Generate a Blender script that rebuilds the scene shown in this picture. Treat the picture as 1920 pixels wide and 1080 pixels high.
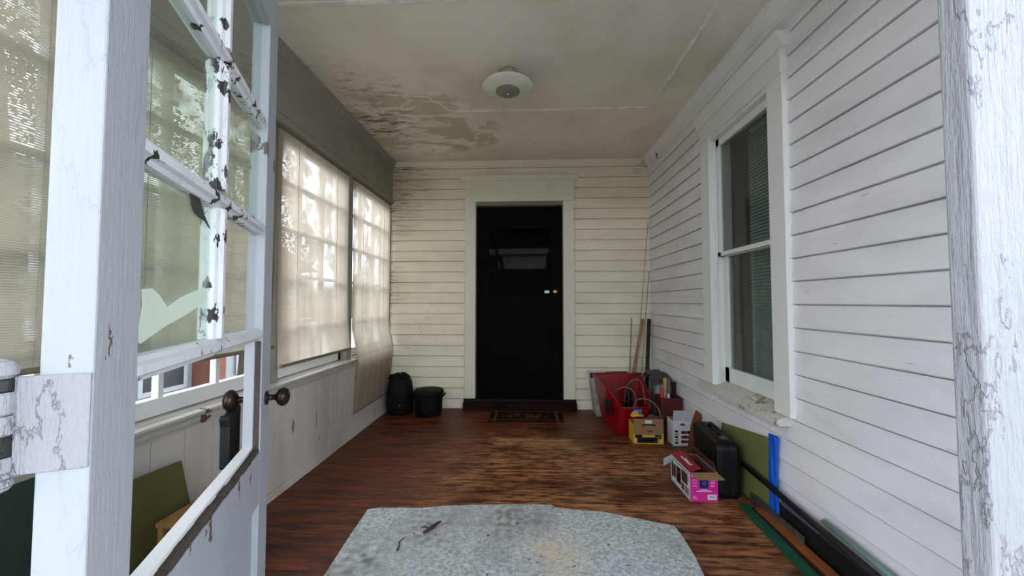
import bpy, math, random
from mathutils import Vector, Matrix
random.seed(7)
S = bpy.context.scene
for o in list(bpy.data.objects): bpy.data.objects.remove(o)
COL = S.collection
R = math.radians

# ------------------------------------------------------------------ camera
F = 700.0
YAW = math.atan(28.0 / F)
PITCH = math.atan(26.5 / math.hypot(F, 28.0))
HC = 1.13
cam_d = bpy.data.cameras.new('camera'); cam = bpy.data.objects.new('camera', cam_d); COL.objects.link(cam)
cam_d.sensor_width = 36.0; cam_d.sensor_fit = 'HORIZONTAL'; cam_d.lens = 36.0 * F / 1920.0
cam_d.clip_start = 0.02; cam_d.clip_end = 300
cam.location = (0, 0, HC)
cam.rotation_euler = (R(90) + PITCH, 0, YAW)
S.camera = cam

# ------------------------------------------------------------------ world, sun, exposure
W = bpy.data.worlds.new('overcast_sky'); S.world = W; W.use_nodes = True
nt = W.node_tree; nt.nodes.clear()
wo = nt.nodes.new('ShaderNodeOutputWorld'); bg = nt.nodes.new('ShaderNodeBackground')
tc = nt.nodes.new('ShaderNodeTexCoord'); sx = nt.nodes.new('ShaderNodeSeparateXYZ')
rp = nt.nodes.new('ShaderNodeValToRGB'); nz = nt.nodes.new('ShaderNodeTexNoise'); ad = nt.nodes.new('ShaderNodeMath')
nz.inputs['Scale'].default_value = 5; nz.inputs['Detail'].default_value = 6
ml = nt.nodes.new('ShaderNodeMath'); ml.operation = 'MULTIPLY_ADD'; ml.inputs[1].default_value = -0.30; ml.inputs[2].default_value = 0.15
nt.links.new(tc.outputs['Generated'], sx.inputs[0]); nt.links.new(tc.outputs['Generated'], nz.inputs['Vector'])
nt.links.new(nz.outputs[0], ml.inputs[0])
nt.links.new(sx.outputs['Z'], ad.inputs[0]); nt.links.new(ml.outputs[0], ad.inputs[1])
nt.links.new(ad.outputs[0], rp.inputs[0])
e = rp.color_ramp.elements
e[0].position = 0.0; e[0].color = (0.035, 0.045, 0.03, 1)
e[1].position = 1.0; e[1].color = (0.40, 0.50, 0.64, 1)
k = rp.color_ramp.elements.new(0.03); k.color = (0.05, 0.065, 0.04, 1)
k = rp.color_ramp.elements.new(0.06); k.color = (0.88, 0.95, 1.06, 1)
k = rp.color_ramp.elements.new(0.28); k.color = (0.82, 0.91, 1.04, 1)
nt.links.new(rp.outputs[0], bg.inputs['Color']); bg.inputs['Strength'].default_value = 3.0
nt.links.new(bg.outputs[0], wo.inputs[0])
sun_d = bpy.data.lights.new('hazy_sun', 'SUN'); sun = bpy.data.objects.new('hazy_sun', sun_d); COL.objects.link(sun)
sun_d.energy = 1.8; sun_d.angle = R(60); sun_d.color = (1.0, 0.97, 0.93)
sun.rotation_euler = Vector((-0.86, 0.30, 0.42)).to_track_quat('Z', 'Y').to_euler()
S.view_settings.view_transform = 'Standard'; S.view_settings.look = 'None'
S.view_settings.exposure = 1.68; S.view_settings.gamma = 1.0
try: S.view_settings.use_curve_mapping = False
except Exception: pass

# ------------------------------------------------------------------ material helpers
def lin(c):
    return tuple(((v / 255) / 12.92 if v / 255 <= 0.04045 else ((v / 255 + 0.055) / 1.055) ** 2.4) for v in c) + (1,)
class NM:
    def __init__(s, name):
        s.m = bpy.data.materials.new(name); s.m.use_nodes = True; s.t = s.m.node_tree; s.t.nodes.clear()
        s.out = s.t.nodes.new('ShaderNodeOutputMaterial'); s.tc = s.t.nodes.new('ShaderNodeTexCoord')
    def n(s, t, **kw):
        x = s.t.nodes.new(t)
        for a, v in kw.items(): setattr(x, a, v)
        return x
    def l(s, a, b): s.t.links.new(a, b)
    def v(s, sock, val):
        if hasattr(val, 'is_linked') or isinstance(val, bpy.types.NodeSocket): s.l(val, sock)
        else: sock.default_value = val
    def coords(s, scale=(1, 1, 1), loc=(0, 0, 0)):
        mp = s.n('ShaderNodeMapping'); mp.inputs['Scale'].default_value = scale; mp.inputs['Location'].default_value = loc
        s.l(s.tc.outputs['Object'], mp.inputs[0]); return mp.outputs[0]
    def noise(s, scale=5, detail=4, sc=(1, 1, 1), rough=0.55, loc=(0, 0, 0), dist=0.0):
        x = s.n('ShaderNodeTexNoise'); x.inputs['Scale'].default_value = scale; x.inputs['Detail'].default_value = detail
        x.inputs['Roughness'].default_value = rough; x.inputs['Distortion'].default_value = dist
        s.l(s.coords(sc, loc), x.inputs['Vector']); return x.outputs[0]
    def vor(s, scale=5, sc=(1, 1, 1), feature='F1'):
        x = s.n('ShaderNodeTexVoronoi', feature=feature); x.inputs['Scale'].default_value = scale
        s.l(s.coords(sc), x.inputs['Vector']); return x.outputs[0]
    def math(s, op, a, b=0.0, c=0.0, clamp=False):
        x = s.n('ShaderNodeMath', operation=op); x.use_clamp = clamp
        s.v(x.inputs[0], a); s.v(x.inputs[1], b); s.v(x.inputs[2], c); return x.outputs[0]
    def ramp(s, val, lo, hi, a=0.0, b=1.0):
        x = s.n('ShaderNodeMapRange'); s.l(val, x.inputs[0])
        x.inputs[1].default_value = lo; x.inputs[2].default_value = hi; x.inputs[3].default_value = a; x.inputs[4].default_value = b
        return x.outputs[0]
    def mix(s, fac, a, b):
        x = s.n('ShaderNodeMix', data_type='RGBA'); s.v(x.inputs[0], fac); s.v(x.inputs[6], a); s.v(x.inputs[7], b); return x.outputs[2]
    def xyz(s):
        x = s.n('ShaderNodeSeparateXYZ'); s.l(s.tc.outputs['Object'], x.inputs[0]); return x.outputs
    def blob(s, p, r, warp=0.0):
        """1 at point p falling to 0 at radius r (object space, metres)"""
        x = s.n('ShaderNodeVectorMath', operation='DISTANCE'); s.l(s.tc.outputs['Object'], x.inputs[0]); x.inputs[1].default_value = p
        d = x.outputs['Value']
        if warp: d = s.math('ADD', d, s.math('MULTIPLY', s.math('SUBTRACT', s.noise(6, 3), 0.5), warp))
        return s.ramp(d, 0.0, r, 1.0, 0.0)
    def bump(s, h, strength=0.3, dist=0.01):
        x = s.n('ShaderNodeBump'); x.inputs['Strength'].default_value = strength; x.inputs['Distance'].default_value = dist
        s.l(h, x.inputs['Height']); return x.outputs[0]
    def pbr(s, color, rough=0.6, normal=None, metal=0.0, spec=0.5):
        p = s.n('ShaderNodeBsdfPrincipled'); s.v(p.inputs['Base Color'], color); s.v(p.inputs['Roughness'], rough)
        p.inputs['Metallic'].default_value = metal; p.inputs['Specular IOR Level'].default_value = spec
        if normal is not None: s.l(normal, p.inputs['Normal'])
        s.l(p.outputs[0], s.out.inputs[0]); return p
_pl = {}
def plain(rgb, rough=0.6, metal=0.0, var=0.12, scale=18, bump=0.05, spec=0.4, name=None):
    key = (rgb, rough, metal, var, scale)
    if key in _pl: return _pl[key]
    n = NM(name or 'surface_%d_%d_%d' % rgb)
    c = lin(rgb); d = tuple(v * (1 - var * 2) for v in c[:3]) + (1,)
    f = n.noise(scale, 4)
    n.pbr(n.mix(n.ramp(f, 0.35, 0.7), d, c), rough, n.bump(n.noise(scale * 4, 3), bump, 0.003), metal, spec)
    _pl[key] = n.m; return n.m

def weathered_paint(name, rgb, grain=(18, 18, 1.5), chips=0.72, relief=0.35, chip_rgb=(96, 74, 58), dirt=0.25, rough=0.5, dist=0.004, cs=9):
    n = NM(name); c = lin(rgb)
    g = n.noise(9, 6, grain, 0.65); cr = n.noise(60, 5, (1, 1, 0.4), 0.7)
    dirtf = n.ramp(n.noise(7, 5, (1, 1, 0.4)), 0.5, 0.75, 0.0, dirt)
    col = n.mix(dirtf, c, tuple(v * 0.62 for v in c[:3]) + (1,))
    chip = n.ramp(n.math('MULTIPLY', n.noise(cs, 5, (1, 1, 0.5), 0.62), n.ramp(n.noise(1.7, 2), 0.3, 0.7, 0.8, 1.15)), chips, chips + 0.012)
    col = n.mix(chip, col, lin(chip_rgb))
    h = n.math('ADD', n.math('MULTIPLY', g, 0.8), n.math('MULTIPLY', cr, 0.6))
    flake = n.ramp(n.noise(6, 9, (1.6, 1.6, 0.55), 0.62, (3, 1, 7)), 0.53, 0.54, 0.0, 0.9)
    h = n.math('SUBTRACT', n.math('ADD', h, flake), n.math('MULTIPLY', chip, 0.8))
    n.pbr(col, rough, n.bump(h, relief, dist)); return n.m

M = {}
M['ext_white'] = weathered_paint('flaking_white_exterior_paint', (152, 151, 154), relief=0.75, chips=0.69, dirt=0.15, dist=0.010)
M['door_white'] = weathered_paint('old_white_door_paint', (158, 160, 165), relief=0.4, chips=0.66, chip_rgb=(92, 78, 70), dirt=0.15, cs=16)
M['muntin_white'] = weathered_paint('peeling_muntin_paint', (212, 212, 214), grain=(6, 6, 6), relief=0.5, chips=0.60, chip_rgb=(46, 42, 38), dirt=0.35, cs=34)
M['trim_white'] = weathered_paint('window_trim_paint', (226, 226, 222), relief=0.15, chips=0.74, dirt=0.15)
M['bare_wood'] = weathered_paint('dark_bare_wood', (62, 52, 44), relief=0.5, chips=0.66, chip_rgb=(170, 160, 146), dirt=0.6, rough=0.8)

def siding_mat(name, rgb, mould=False):
    n = NM(name); c = lin(rgb); dk = tuple(v * 0.72 for v in c[:3]) + (1,)
    col = n.mix(n.ramp(n.noise(2.2, 5, (1, 1, 3)), 0.42, 0.75, 0, 0.6), c, dk)
    streak = n.ramp(n.noise(14, 4, (0.6, 0.6, 5) if mould else (1, 0.5, 4), 0.65), 0.68, 0.72, 0, 0.45)
    col = n.mix(streak, col, lin((112, 100, 84)))
    if mould:
        st = n.noise(7, 6, (0.7, 1, 6), 0.7)
        for p, r in (((-1.45, 4, 2.62), 0.62), ((-1.5, 4, 2.1), 0.42), ((-1.55, 4, 1.3), 0.30)):
            b = n.blob(p, r, 0.25)
            col = n.mix(n.math('MULTIPLY', b, n.ramp(st, 0.52, 0.60), 0, True), col, lin((92, 74, 56)))
            col = n.mix(n.math('MULTIPLY', b, 0.35, 0, True), col, lin((150, 128, 96)))
        b = n.blob((1.3, 4, 2.64), 0.3, 0.2)
        col = n.mix(n.math('MULTIPLY', b, n.ramp(st, 0.5, 0.62), 0, True), col, lin((82, 66, 52)))
        mk = n.math('MULTIPLY', n.blob((-1.1, 4, 0.86), 0.28), n.ramp(n.noise(24, 2, (1, 1, 2.5)), 0.66, 0.67), 0, True)
        col = n.mix(mk, col, lin((40, 26, 22)))
    n.pbr(col, 0.55, n.bump(n.math('ADD', n.noise(30, 4, (1, 1, 0.6) if mould else (1, 0.3, 1)), n.math('MULTIPLY', n.noise(3, 3), 0.5)), 0.12, 0.004)); return n.m
M['siding_back'] = siding_mat('cream_clapboard_paint', (238, 228, 204), True)
M['siding_right'] = siding_mat('white_clapboard_paint', (232, 229, 230))
M['cream_trim'] = weathered_paint('cream_trim_paint', (224, 218, 198), relief=0.1, chips=0.76, dirt=0.2)

n = NM('stained_ceiling_board'); c = lin((230, 220, 205))
col = n.mix(n.ramp(n.noise(1.6, 5), 0.4, 0.7, 0, 0.6), c, lin((190, 178, 158)))
pt = n.noise(3.4, 6, (1, 1.6, 1), 0.6, (2, 0, 0), 0.6)
for p, r in (((-0.95, 3.15, 2.66), 0.75), ((-0.6, 3.35, 2.66), 0.45)):
    m_ = n.math('MULTIPLY', n.ramp(n.blob(p, r, 0.5), 0.1, 0.3), n.ramp(pt, 0.49, 0.51), 0, True)
    col = n.mix(n.math('MULTIPLY', m_, 0.8), col, lin((190, 178, 150)))
wd = n.math('MULTIPLY', n.ramp(n.blob((-1.25, 3.1, 2.66), 0.55, 0.35), 0.15, 0.7), n.ramp(n.noise(8, 6, (0.7, 2.4, 1), 0.7, (1, 5, 0)), 0.52, 0.60), 0, True)
col = n.mix(n.math('MULTIPLY', wd, 0.85), col, lin((84, 62, 42)))
wd = n.math('MULTIPLY', n.ramp(n.blob((-1.25, 2.55, 2.66), 0.42, 0.3), 0.1, 0.7), n.ramp(n.noise(9, 6, (0.8, 2.0, 1), 0.7), 0.53, 0.62), 0, True)
col = n.mix(n.math('MULTIPLY', wd, 0.5), col, lin((98, 80, 60)))
n.pbr(col, 0.75, n.bump(n.math('ADD', n.math('MULTIPLY', n.ramp(pt, 0.49, 0.51), n.blob((-0.9, 3.1, 2.66), 0.9)), n.math('MULTIPLY', n.noise(60, 3), 0.15)), 0.25, 0.004))
M['ceiling'] = n.m

# worn wooden floor: narrow boards running across the porch
n = NM('worn_red_brown_floor_boards')
X, Y, Z = n.xyz()
PB = 0.083
row = n.math('FLOOR', n.math('DIVIDE', Y, PB)); fr = n.math('FRACT', n.math('DIVIDE', Y, PB))
wn = n.n('ShaderNodeTexWhiteNoise', noise_dimensions='1D'); n.l(row, wn.inputs['W']); rnd = wn.outputs['Value']
cv = n.n('ShaderNodeCombineXYZ'); n.l(n.math('ADD', X, n.math('MULTIPLY', rnd, 9)), cv.inputs[0]); n.l(n.math('MULTIPLY', Y, 7), cv.inputs[1])
g1 = n.n('ShaderNodeTexNoise'); g1.inputs['Scale'].default_value = 3.0; g1.inputs['Detail'].default_value = 8; g1.inputs['Roughness'].default_value = 0.68; n.l(cv.outputs[0], g1.inputs['Vector'])
g2 = n.n('ShaderNodeTexNoise'); g2.inputs['Scale'].default_value = 14; g2.inputs['Detail'].default_value = 6; g2.inputs['Roughness'].default_value = 0.7; n.l(cv.outputs[0], g2.inputs['Vector'])
col = n.mix(n.ramp(g1.outputs[0], 0.38, 0.58), lin((40, 19, 13)), lin((126, 60, 34)))
col = n.mix(n.ramp(g2.outputs[0], 0.50, 0.62, 0, 0.8), col, lin((30, 18, 14)))
wear = n.ramp(n.math('ADD', n.math('MULTIPLY', n.noise(1.5, 4, (1, 1.6, 1), 0.6, (4, 2, 0)), 0.75), n.math('MULTIPLY', g1.outputs[0], 0.32)), 0.44, 0.57)
wear = n.math('MULTIPLY', wear, n.ramp(n.noise(9, 8, (.8, 4.5, 1), 0.7, (0, 3, 0)), 0.42, 0.56), 0, True)
walk = n.math('ADD', n.ramp(n.blob((0.25, 2.5, 0), 1.15), 0, 0.5, 0.05, 1.0), n.blob((1.0, 2.0, 0), 1.0), 0, True)
col = n.mix(n.math('MULTIPLY', wear, n.math('MULTIPLY', walk, 0.85)), col, lin((184, 132, 86)))
bx_ = n.math('MULTIPLY', n.ramp(n.math('ABSOLUTE', n.math('SUBTRACT', X, 0.03)), 0.27, 0.35, 1, 0), n.ramp(n.math('ABSOLUTE', n.math('SUBTRACT', Y, 3.06)), 0.06, 0.12, 1, 0))
col = n.mix(n.math('MULTIPLY', bx_, n.ramp(n.noise(9, 4, (1, 3, 1)), 0.36, 0.55, 0, 0.75)), col, lin((182, 140, 98)))
groove = n.ramp(n.math('ABSOLUTE', n.math('SUBTRACT', fr, 0.5)), 0.468, 0.492)
col = n.mix(n.math('MULTIPLY', groove, 0.8), col, lin((22, 12, 9)))
fine = n.math('ADD', n.math('MULTIPLY', rnd, 0.35), 0.8)
hs = n.n('ShaderNodeHueSaturation'); n.l(col, hs.inputs['Color']); n.l(fine, hs.inputs['Value'])
h = n.math('SUBTRACT', n.math('MULTIPLY', g2.outputs[0], 0.35), groove)
n.pbr(hs.outputs[0], n.ramp(g1.outputs[0], 0.3, 0.7, 0.36, 0.6), n.bump(h, 0.4, 0.004), 0, 0.3)
M['floor'] = n.m

# backlit blinds of thin horizontal reeds
def blind_mat(name, rgb, holes):
    n = NM(name); X, Y, Z = n.xyz()
    st = n.math('FRACT', n.math('DIVIDE', n.math('ADD', Z, n.math('MULTIPLY', n.noise(2, 2), 0.012)), 0.0078))
    stripe = n.ramp(n.math('ABSOLUTE', n.math('SUBTRACT', st, 0.5)), 0.30, 0.42)
    th = n.math('FRACT', n.math('DIVIDE', Y, 0.155)); thr = n.ramp(n.math('ABSOLUTE', n.math('SUBTRACT', th, 0.5)), 0.488, 0.494)
    fold = n.noise(9, 4, (1, 1, 0.05), 0.6)
    c = lin(rgb); col = n.mix(n.math('MULTIPLY', stripe, 0.45), c, tuple(v * 0.6 for v in c[:3]) + (1,))
    col = n.mix(n.math('MULTIPLY', thr, 0.55), col, tuple(v * 0.4 for v in c[:3]) + (1,))
    col = n.mix(n.ramp(fold, 0.4, 0.7, 0, 0.35), col, tuple(min(1, v * 1.2) for v in c[:3]) + (1,))
    col = n.mix(n.ramp(n.noise(4, 4, (1, 1, 6)), 0.5, 0.7, 0, 0.25), col, tuple(v * 0.7 for v in c[:3]) + (1,))
    d = n.n('ShaderNodeBsdfDiffuse'); n.l(col, d.inputs[0]); t = n.n('ShaderNodeBsdfTranslucent'); n.l(col, t.inputs[0])
    m1 = n.n('ShaderNodeMixShader'); m1.inputs[0].default_value = 0.60; n.l(d.outputs[0], m1.inputs[1]); n.l(t.outputs[0], m1.inputs[2])
    tr = n.n('ShaderNodeBsdfTransparent'); m2 = n.n('ShaderNodeMixShader')
    thin = n.ramp(n.noise(5.5, 4, (1, 1, 1), 0.6, (0, 2, 1)), 0.46, 0.6, 0.12, 1.0)
    n.l(n.math('MULTIPLY', n.math('MULTIPLY', stripe, thin), holes, 0, True), m2.inputs[0]); n.l(m1.outputs[0], m2.inputs[1]); n.l(tr.outputs[0], m2.inputs[2])
    n.l(m2.outputs[0], n.out.inputs[0]); return n.m
M['blind'] = blind_mat('reed_blind_cream', (202, 188, 168), 0.42)
M['blind_shaded'] = blind_mat('reed_blind_shaded', (158, 150, 132), 0.5)  # darker copy of the blind colour, standing in for shade outside these windows

def glass(name, tint, dirt=0.03, f0=0.04):
    n = NM(name); ge = n.n('ShaderNodeNewGeometry'); dt = n.n('ShaderNodeVectorMath', operation='DOT_PRODUCT')
    n.l(ge.outputs['Incoming'], dt.inputs[0]); n.l(ge.outputs['Normal'], dt.inputs[1])
    fz = n.math('ADD', n.math('MULTIPLY', n.math('POWER', n.math('SUBTRACT', 1.0, n.math('ABSOLUTE', dt.outputs['Value'])), 5.0), 0.95), f0)
    tr = n.n('ShaderNodeBsdfTransparent'); tr.inputs[0].default_value = tint
    gl = n.n('ShaderNodeBsdfGlossy'); gl.inputs['Roughness'].default_value = 0.02
    df = n.n('ShaderNodeBsdfDiffuse'); df.inputs[0].default_value = (0.6, 0.62, 0.58, 1)
    m1 = n.n('ShaderNodeMixShader'); m2 = n.n('ShaderNodeMixShader')
    n.l(n.ramp(n.noise(4, 5, (1, 1, 0.6)), 0.35, 0.8, dirt * 0.4, dirt * 2), m1.inputs[0]); n.l(tr.outputs[0], m1.inputs[1]); n.l(df.outputs[0], m1.inputs[2])
    n.l(fz, m2.inputs[0]); n.l(m1.outputs[0], m2.inputs[1]); n.l(gl.outputs[0], m2.inputs[2])
    n.l(m2.outputs[0], n.out.inputs[0]); return n.m
M['glass'] = glass('old_clear_glass', (0.96, 0.965, 0.96, 1))
M['glass_green'] = glass('greenish_old_glass', (0.86, 0.92, 0.865, 1), 0.06)
M['glass_dark'] = glass('dusty_dark_glass', (0.75, 0.8, 0.78, 1), 0.04)
M['glass_door'] = glass('dull_door_glass', (0.6, 0.62, 0.6, 1), 0.003, 0.0018)

# ------------------------------------------------------------------ mesh helpers
class MB:
    def __init__(s): s.v = []; s.f = []; s.m = []
    def add(s, vs, fs, m=0):
        b = len(s.v); s.v += [tuple(v) for v in vs]; s.f += [tuple(b + i for i in f) for f in fs]; s.m += [m] * len(fs); return s
    def box(s, a, b, m=0):
        x0, y0, z0 = (min(a[i], b[i]) for i in range(3)); x1, y1, z1 = (max(a[i], b[i]) for i in range(3))
        vs = [(x0, y0, z0), (x1, y0, z0), (x1, y1, z0), (x0, y1, z0), (x0, y0, z1), (x1, y0, z1), (x1, y1, z1), (x0, y1, z1)]
        return s.add(vs, [(0, 3, 2, 1), (4, 5, 6, 7), (0, 1, 5, 4), (1, 2, 6, 5), (2, 3, 7, 6), (3, 0, 4, 7)], m)
    def plate(s, o, u, v, t, m=0):
        o, u, v = Vector(o), Vector(u), Vector(v); n_ = u.cross(v).normalized() * t
        p = [o, o + u, o + u + v, o + v]; p += [q + n_ for q in p]
        return s.add(p, [(0, 3, 2, 1), (4, 5, 6, 7), (0, 1, 5, 4), (1, 2, 6, 5), (2, 3, 7, 6), (3, 0, 4, 7)], m)
    def prism(s, poly, axis, a, b, m=0):
        """poly: 2D points in the two other axes (order x,y,z without axis)"""
        def P(p, t):
            q = [p[0], p[1]]; q.insert(axis, t); return q
        k = len(poly); vs = [P(p, a) for p in poly] + [P(p, b) for p in poly]
        fs = [tuple(range(k))[::-1], tuple(range(k, 2 * k))] + [(i, (i + 1) % k, k + (i + 1) % k, k + i) for i in range(k)]
        return s.add(vs, fs, m)
    def tube(s, pts, r, seg=10, m=0, cap=True):
        pts = [Vector(p) for p in pts]; k = len(pts); rr = r if isinstance(r, (list, tuple)) else [r] * k
        vs = []; prev = None
        for i, p in enumerate(pts):
            t = (pts[min(i + 1, k - 1)] - pts[max(i - 1, 0)]).normalized()
            if prev is None: a = t.cross(Vector((0.31, 0.2, 0.93))).normalized()
            else: a = (prev - t * prev.dot(t)).normalized()
            prev = a; b = t.cross(a)
            for j in range(seg):
                th = 2 * math.pi * j / seg; vs.append(p + (a * math.cos(th) + b * math.sin(th)) * rr[i])
        fs = [(i * seg + j, i * seg + (j + 1) % seg, (i + 1) * seg + (j + 1) % seg, (i + 1) * seg + j) for i in range(k - 1) for j in range(seg)]
        if cap: fs += [tuple(range(seg))[::-1], tuple(range((k - 1) * seg, k * seg))]
        return s.add(vs, fs, m)
    def lathe(s, prof, c=(0, 0, 0), d=(0, 0, 1), seg=28, m=0):
        """prof: (radius, distance along d)"""
        d = Vector(d).normalized(); a = d.orthogonal().normalized(); b = d.cross(a); c = Vector(c); vs = []
        for r, h in prof:
            for j in range(seg):
                th = 2 * math.pi * j / seg; vs.append(c + d * h + (a * math.cos(th) + b * math.sin(th)) * max(r, 1e-5))
        k = len(prof)
        fs = [(i * seg + j, i * seg + (j + 1) % seg, (i + 1) * seg + (j + 1) % seg, (i + 1) * seg + j) for i in range(k - 1) for j in range(seg)]
        fs += [tuple(range(seg))[::-1], tuple(range((k - 1) * seg, k * seg))]
        return s.add(vs, fs, m)
    def grid(s, fn, nu, nv, m=0):
        vs = [fn(i / nu, j / nv) for i in range(nu + 1) for j in range(nv + 1)]
        fs = [(i * (nv + 1) + j, (i + 1) * (nv + 1) + j, (i + 1) * (nv + 1) + j + 1, i * (nv + 1) + j + 1) for i in range(nu) for j in range(nv)]
        return s.add(vs, fs, m)
    def build(s, name, mats, parent=None, smooth=False, bevel=0, solid=0, sub=0):
        me = bpy.data.meshes.new(name); me.from_pydata(s.v, [], s.f); me.validate()
        mats = mats if isinstance(mats, (list, tuple)) else [mats]
        for q in mats: me.materials.append(q)
        for p, mi in zip(me.polygons, s.m): p.material_index = mi; p.use_smooth = smooth
        import bmesh
        b = bmesh.new(); b.from_mesh(me); bmesh.ops.recalc_face_normals(b, faces=b.faces); b.to_mesh(me); b.free()
        o = bpy.data.objects.new(name, me); COL.objects.link(o)
        if parent: o.parent = parent
        if solid:
            q = o.modifiers.new('thickness', 'SOLIDIFY'); q.thickness = solid; q.offset = 0
        if bevel:
            q = o.modifiers.new('bevel', 'BEVEL'); q.width = bevel; q.segments = 2; q.limit_method = 'ANGLE'; q.angle_limit = R(40)
        if sub:
            q = o.modifiers.new('sub', 'SUBSURF'); q.levels = sub; q.render_levels = sub
        return o
def tag(o, label=None, cat=None, group=None, kind=None):
    if label: o['label'] = label
    if cat: o['category'] = cat
    if group: o['group'] = group
    if kind: o['kind'] = kind
    return o
def thing(name, label, cat, loc=(0, 0, 0), rot=(0, 0, 0), group=None, kind=None):
    o = bpy.data.objects.new(name, None); COL.objects.link(o); o.location = loc; o.rotation_euler = rot; o.empty_display_size = 0.05
    return tag(o, label, cat, group, kind)

XR = 1.30; XL = -1.47; YB = 4.0; YF = 0.39; HZ = 2.66
PITCHB = 0.1132; Z0 = 1.12 - 10 * PITCHB

# ================================================================== THE ROOM
o = MB().box((-1.62, 0.33, -0.12), (1.46, 4.12, 0)).build('floor', M['floor']); tag(o, 'worn red-brown board floor of the porch', 'floor', kind='structure')
o = MB().box((-1.62, 0.33, HZ), (1.46, 4.12, HZ + 0.08)).tube([(-.55, 2.915, HZ), (-.62, 2.90, HZ - .001), (-.66, 2.82, HZ), (-.72, 2.76, HZ), (-.735, 2.70, HZ - .001), (-.85, 2.69, HZ), (-.96, 2.665, HZ - .001), (-1.08, 2.655, HZ)], [.007, .006, .004, .004, .005, .004, .004, .002], 6, 1).build('ceiling', [M['ceiling'], plain((240, 234, 220), 0.6)]); tag(o, 'stained cream board ceiling with peeling patches', 'ceiling', kind='structure')

def siding(mb, to3, spans_of, zmax):
    """to3(off, along, z): off = distance in front of the wall base. spans_of(z0,z1) -> list of (a0,a1)"""
    z = Z0
    while z < zmax:
        z1 = min(z + PITCHB, zmax)
        for a0, a1 in spans_of(z, z1):
            prof = [(-0.012, z + 0.002), (0.012, z), (0.0145, z + 0.004), (0.003, z1 - 0.0065), (-0.012, z1 - 0.0065)]
            vs = [to3(p[0], a0, max(p[1], 0)) for p in prof] + [to3(p[0], a1, max(p[1], 0)) for p in prof]
            k = 5; fs = [(4, 3, 2, 1, 0), (5, 6, 7, 8, 9)] + [(i, (i + 1) % k, k + (i + 1) % k, k + i) for i in range(k)]
            mb.add(vs, fs)
        z += PITCHB
# right wall (house wall) with the window hole
WY0, WY1, WZ0, WZ1 = 2.008, 2.648, 0.575, 2.26
mb = MB(); base = XR + 0.014
def spR(z0, z1):
    if z1 <= 0.55 or z0 >= 2.42: return [(YF, 3.998)]
    return [(YF, 1.95), (2.72, 3.998)]
siding(mb, lambda o_, a, z: (base - o_, a, z), spR, HZ)
base += .012
for a, b in (((YF, 0), (1.96, HZ)), ((2.69, 0), (4.1, HZ)), ((1.96, 0), (2.69, 0.545)), ((1.96, 2.31), (2.69, HZ))):
    mb.box((base, a[0], a[1]), (base + 0.10, b[0], b[1]))
base -= .012
o = mb.build('wall_right', M['siding_right']); tag(o, 'white clapboard house wall on the right with the window', 'wall', kind='structure')
# back wall with the door hole
mb = MB(); DX0, DX1 = -0.545, 0.378
def spB(z0, z1):
    if z0 >= 2.42: return [(-1.56, base)]
    return [(-1.56, -0.62), (0.46, base)]
siding(mb, lambda o_, a, z: (a, YB + 0.014 - o_, z), spB, HZ)
mb.box((-1.62, YB + 0.026, 0), (-0.60, YB + 0.1, HZ)); mb.box((0.43, YB + 0.026, 0), (base, YB + 0.1, HZ)); mb.box((-0.60, YB + 0.026, 2.22), (0.43, YB + 0.1, HZ))
o = mb.build('wall_back', M['siding_back']); tag(o, 'cream clapboard wall at the far end with dark mould stains', 'wall', kind='structure')
# ceiling mouldings
def crown(name, mat, pts, axis, a, b, label):
    o = MB().prism(pts, axis, a, b).build(name, mat); return tag(o, label, 'moulding', kind='structure')
crown('trim_1', M['trim_white'], [(XR - 0.07, HZ), (XR - 0.068, HZ - 0.012), (XR - 0.058, HZ - 0.014), (XR - 0.05, HZ - 0.03), (XR - 0.028, HZ - 0.06), (XR - 0.026, HZ - 0.072), (XR - 0.016, HZ - 0.076), (XR - 0.014, HZ - 0.105), (XR, HZ - 0.108), (base, HZ - 0.108), (base, HZ)], 1, YF, 3.985, 'white stepped moulding where the right wall meets the ceiling')
crown('trim_2', M['cream_trim'], [(YB - 0.03, HZ), (YB - 0.026, HZ - 0.012), (YB - 0.012, HZ - 0.03), (YB, HZ - 0.045), (YB + 0.014, HZ - 0.045), (YB + 0.014, HZ)], 0, XL + 0.002, XR - 0.072, 'thin cream moulding above the far wall')
crown('trim_3', plain((150, 146, 132), 0.6, var=0.08, scale=3, name='beam_paint'), [(XL, HZ), (XL + 0.045, HZ), (XL + 0.043, HZ - 0.014), (XL + 0.02, HZ - 0.03), (XL + 0.012, HZ - 0.055), (XL, HZ - 0.06)], 1, YF, 3.999, 'cream moulding where the left beam meets the ceiling')
mbat = plain((240, 234, 220), 0.6)
def batten(nm, a, b, lab):
    o = MB().box(a, b).build(nm, mbat, bevel=0.002); tag(o, lab, 'batten', kind='structure')
batten('trim_4', (0.958, YF, HZ - 0.008), (0.985, 3.97, HZ), 'long thin batten along the ceiling near the right wall')
batten('trim_5', (-0.55, 2.905, HZ - 0.008), (0.957, 2.93, HZ), 'thin batten across the ceiling behind the lamp')
batten('trim_6', (-1.42, 1.80, HZ - 0.008), (0.957, 1.826, HZ), 'thin batten across the ceiling in front of the lamp')

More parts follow.
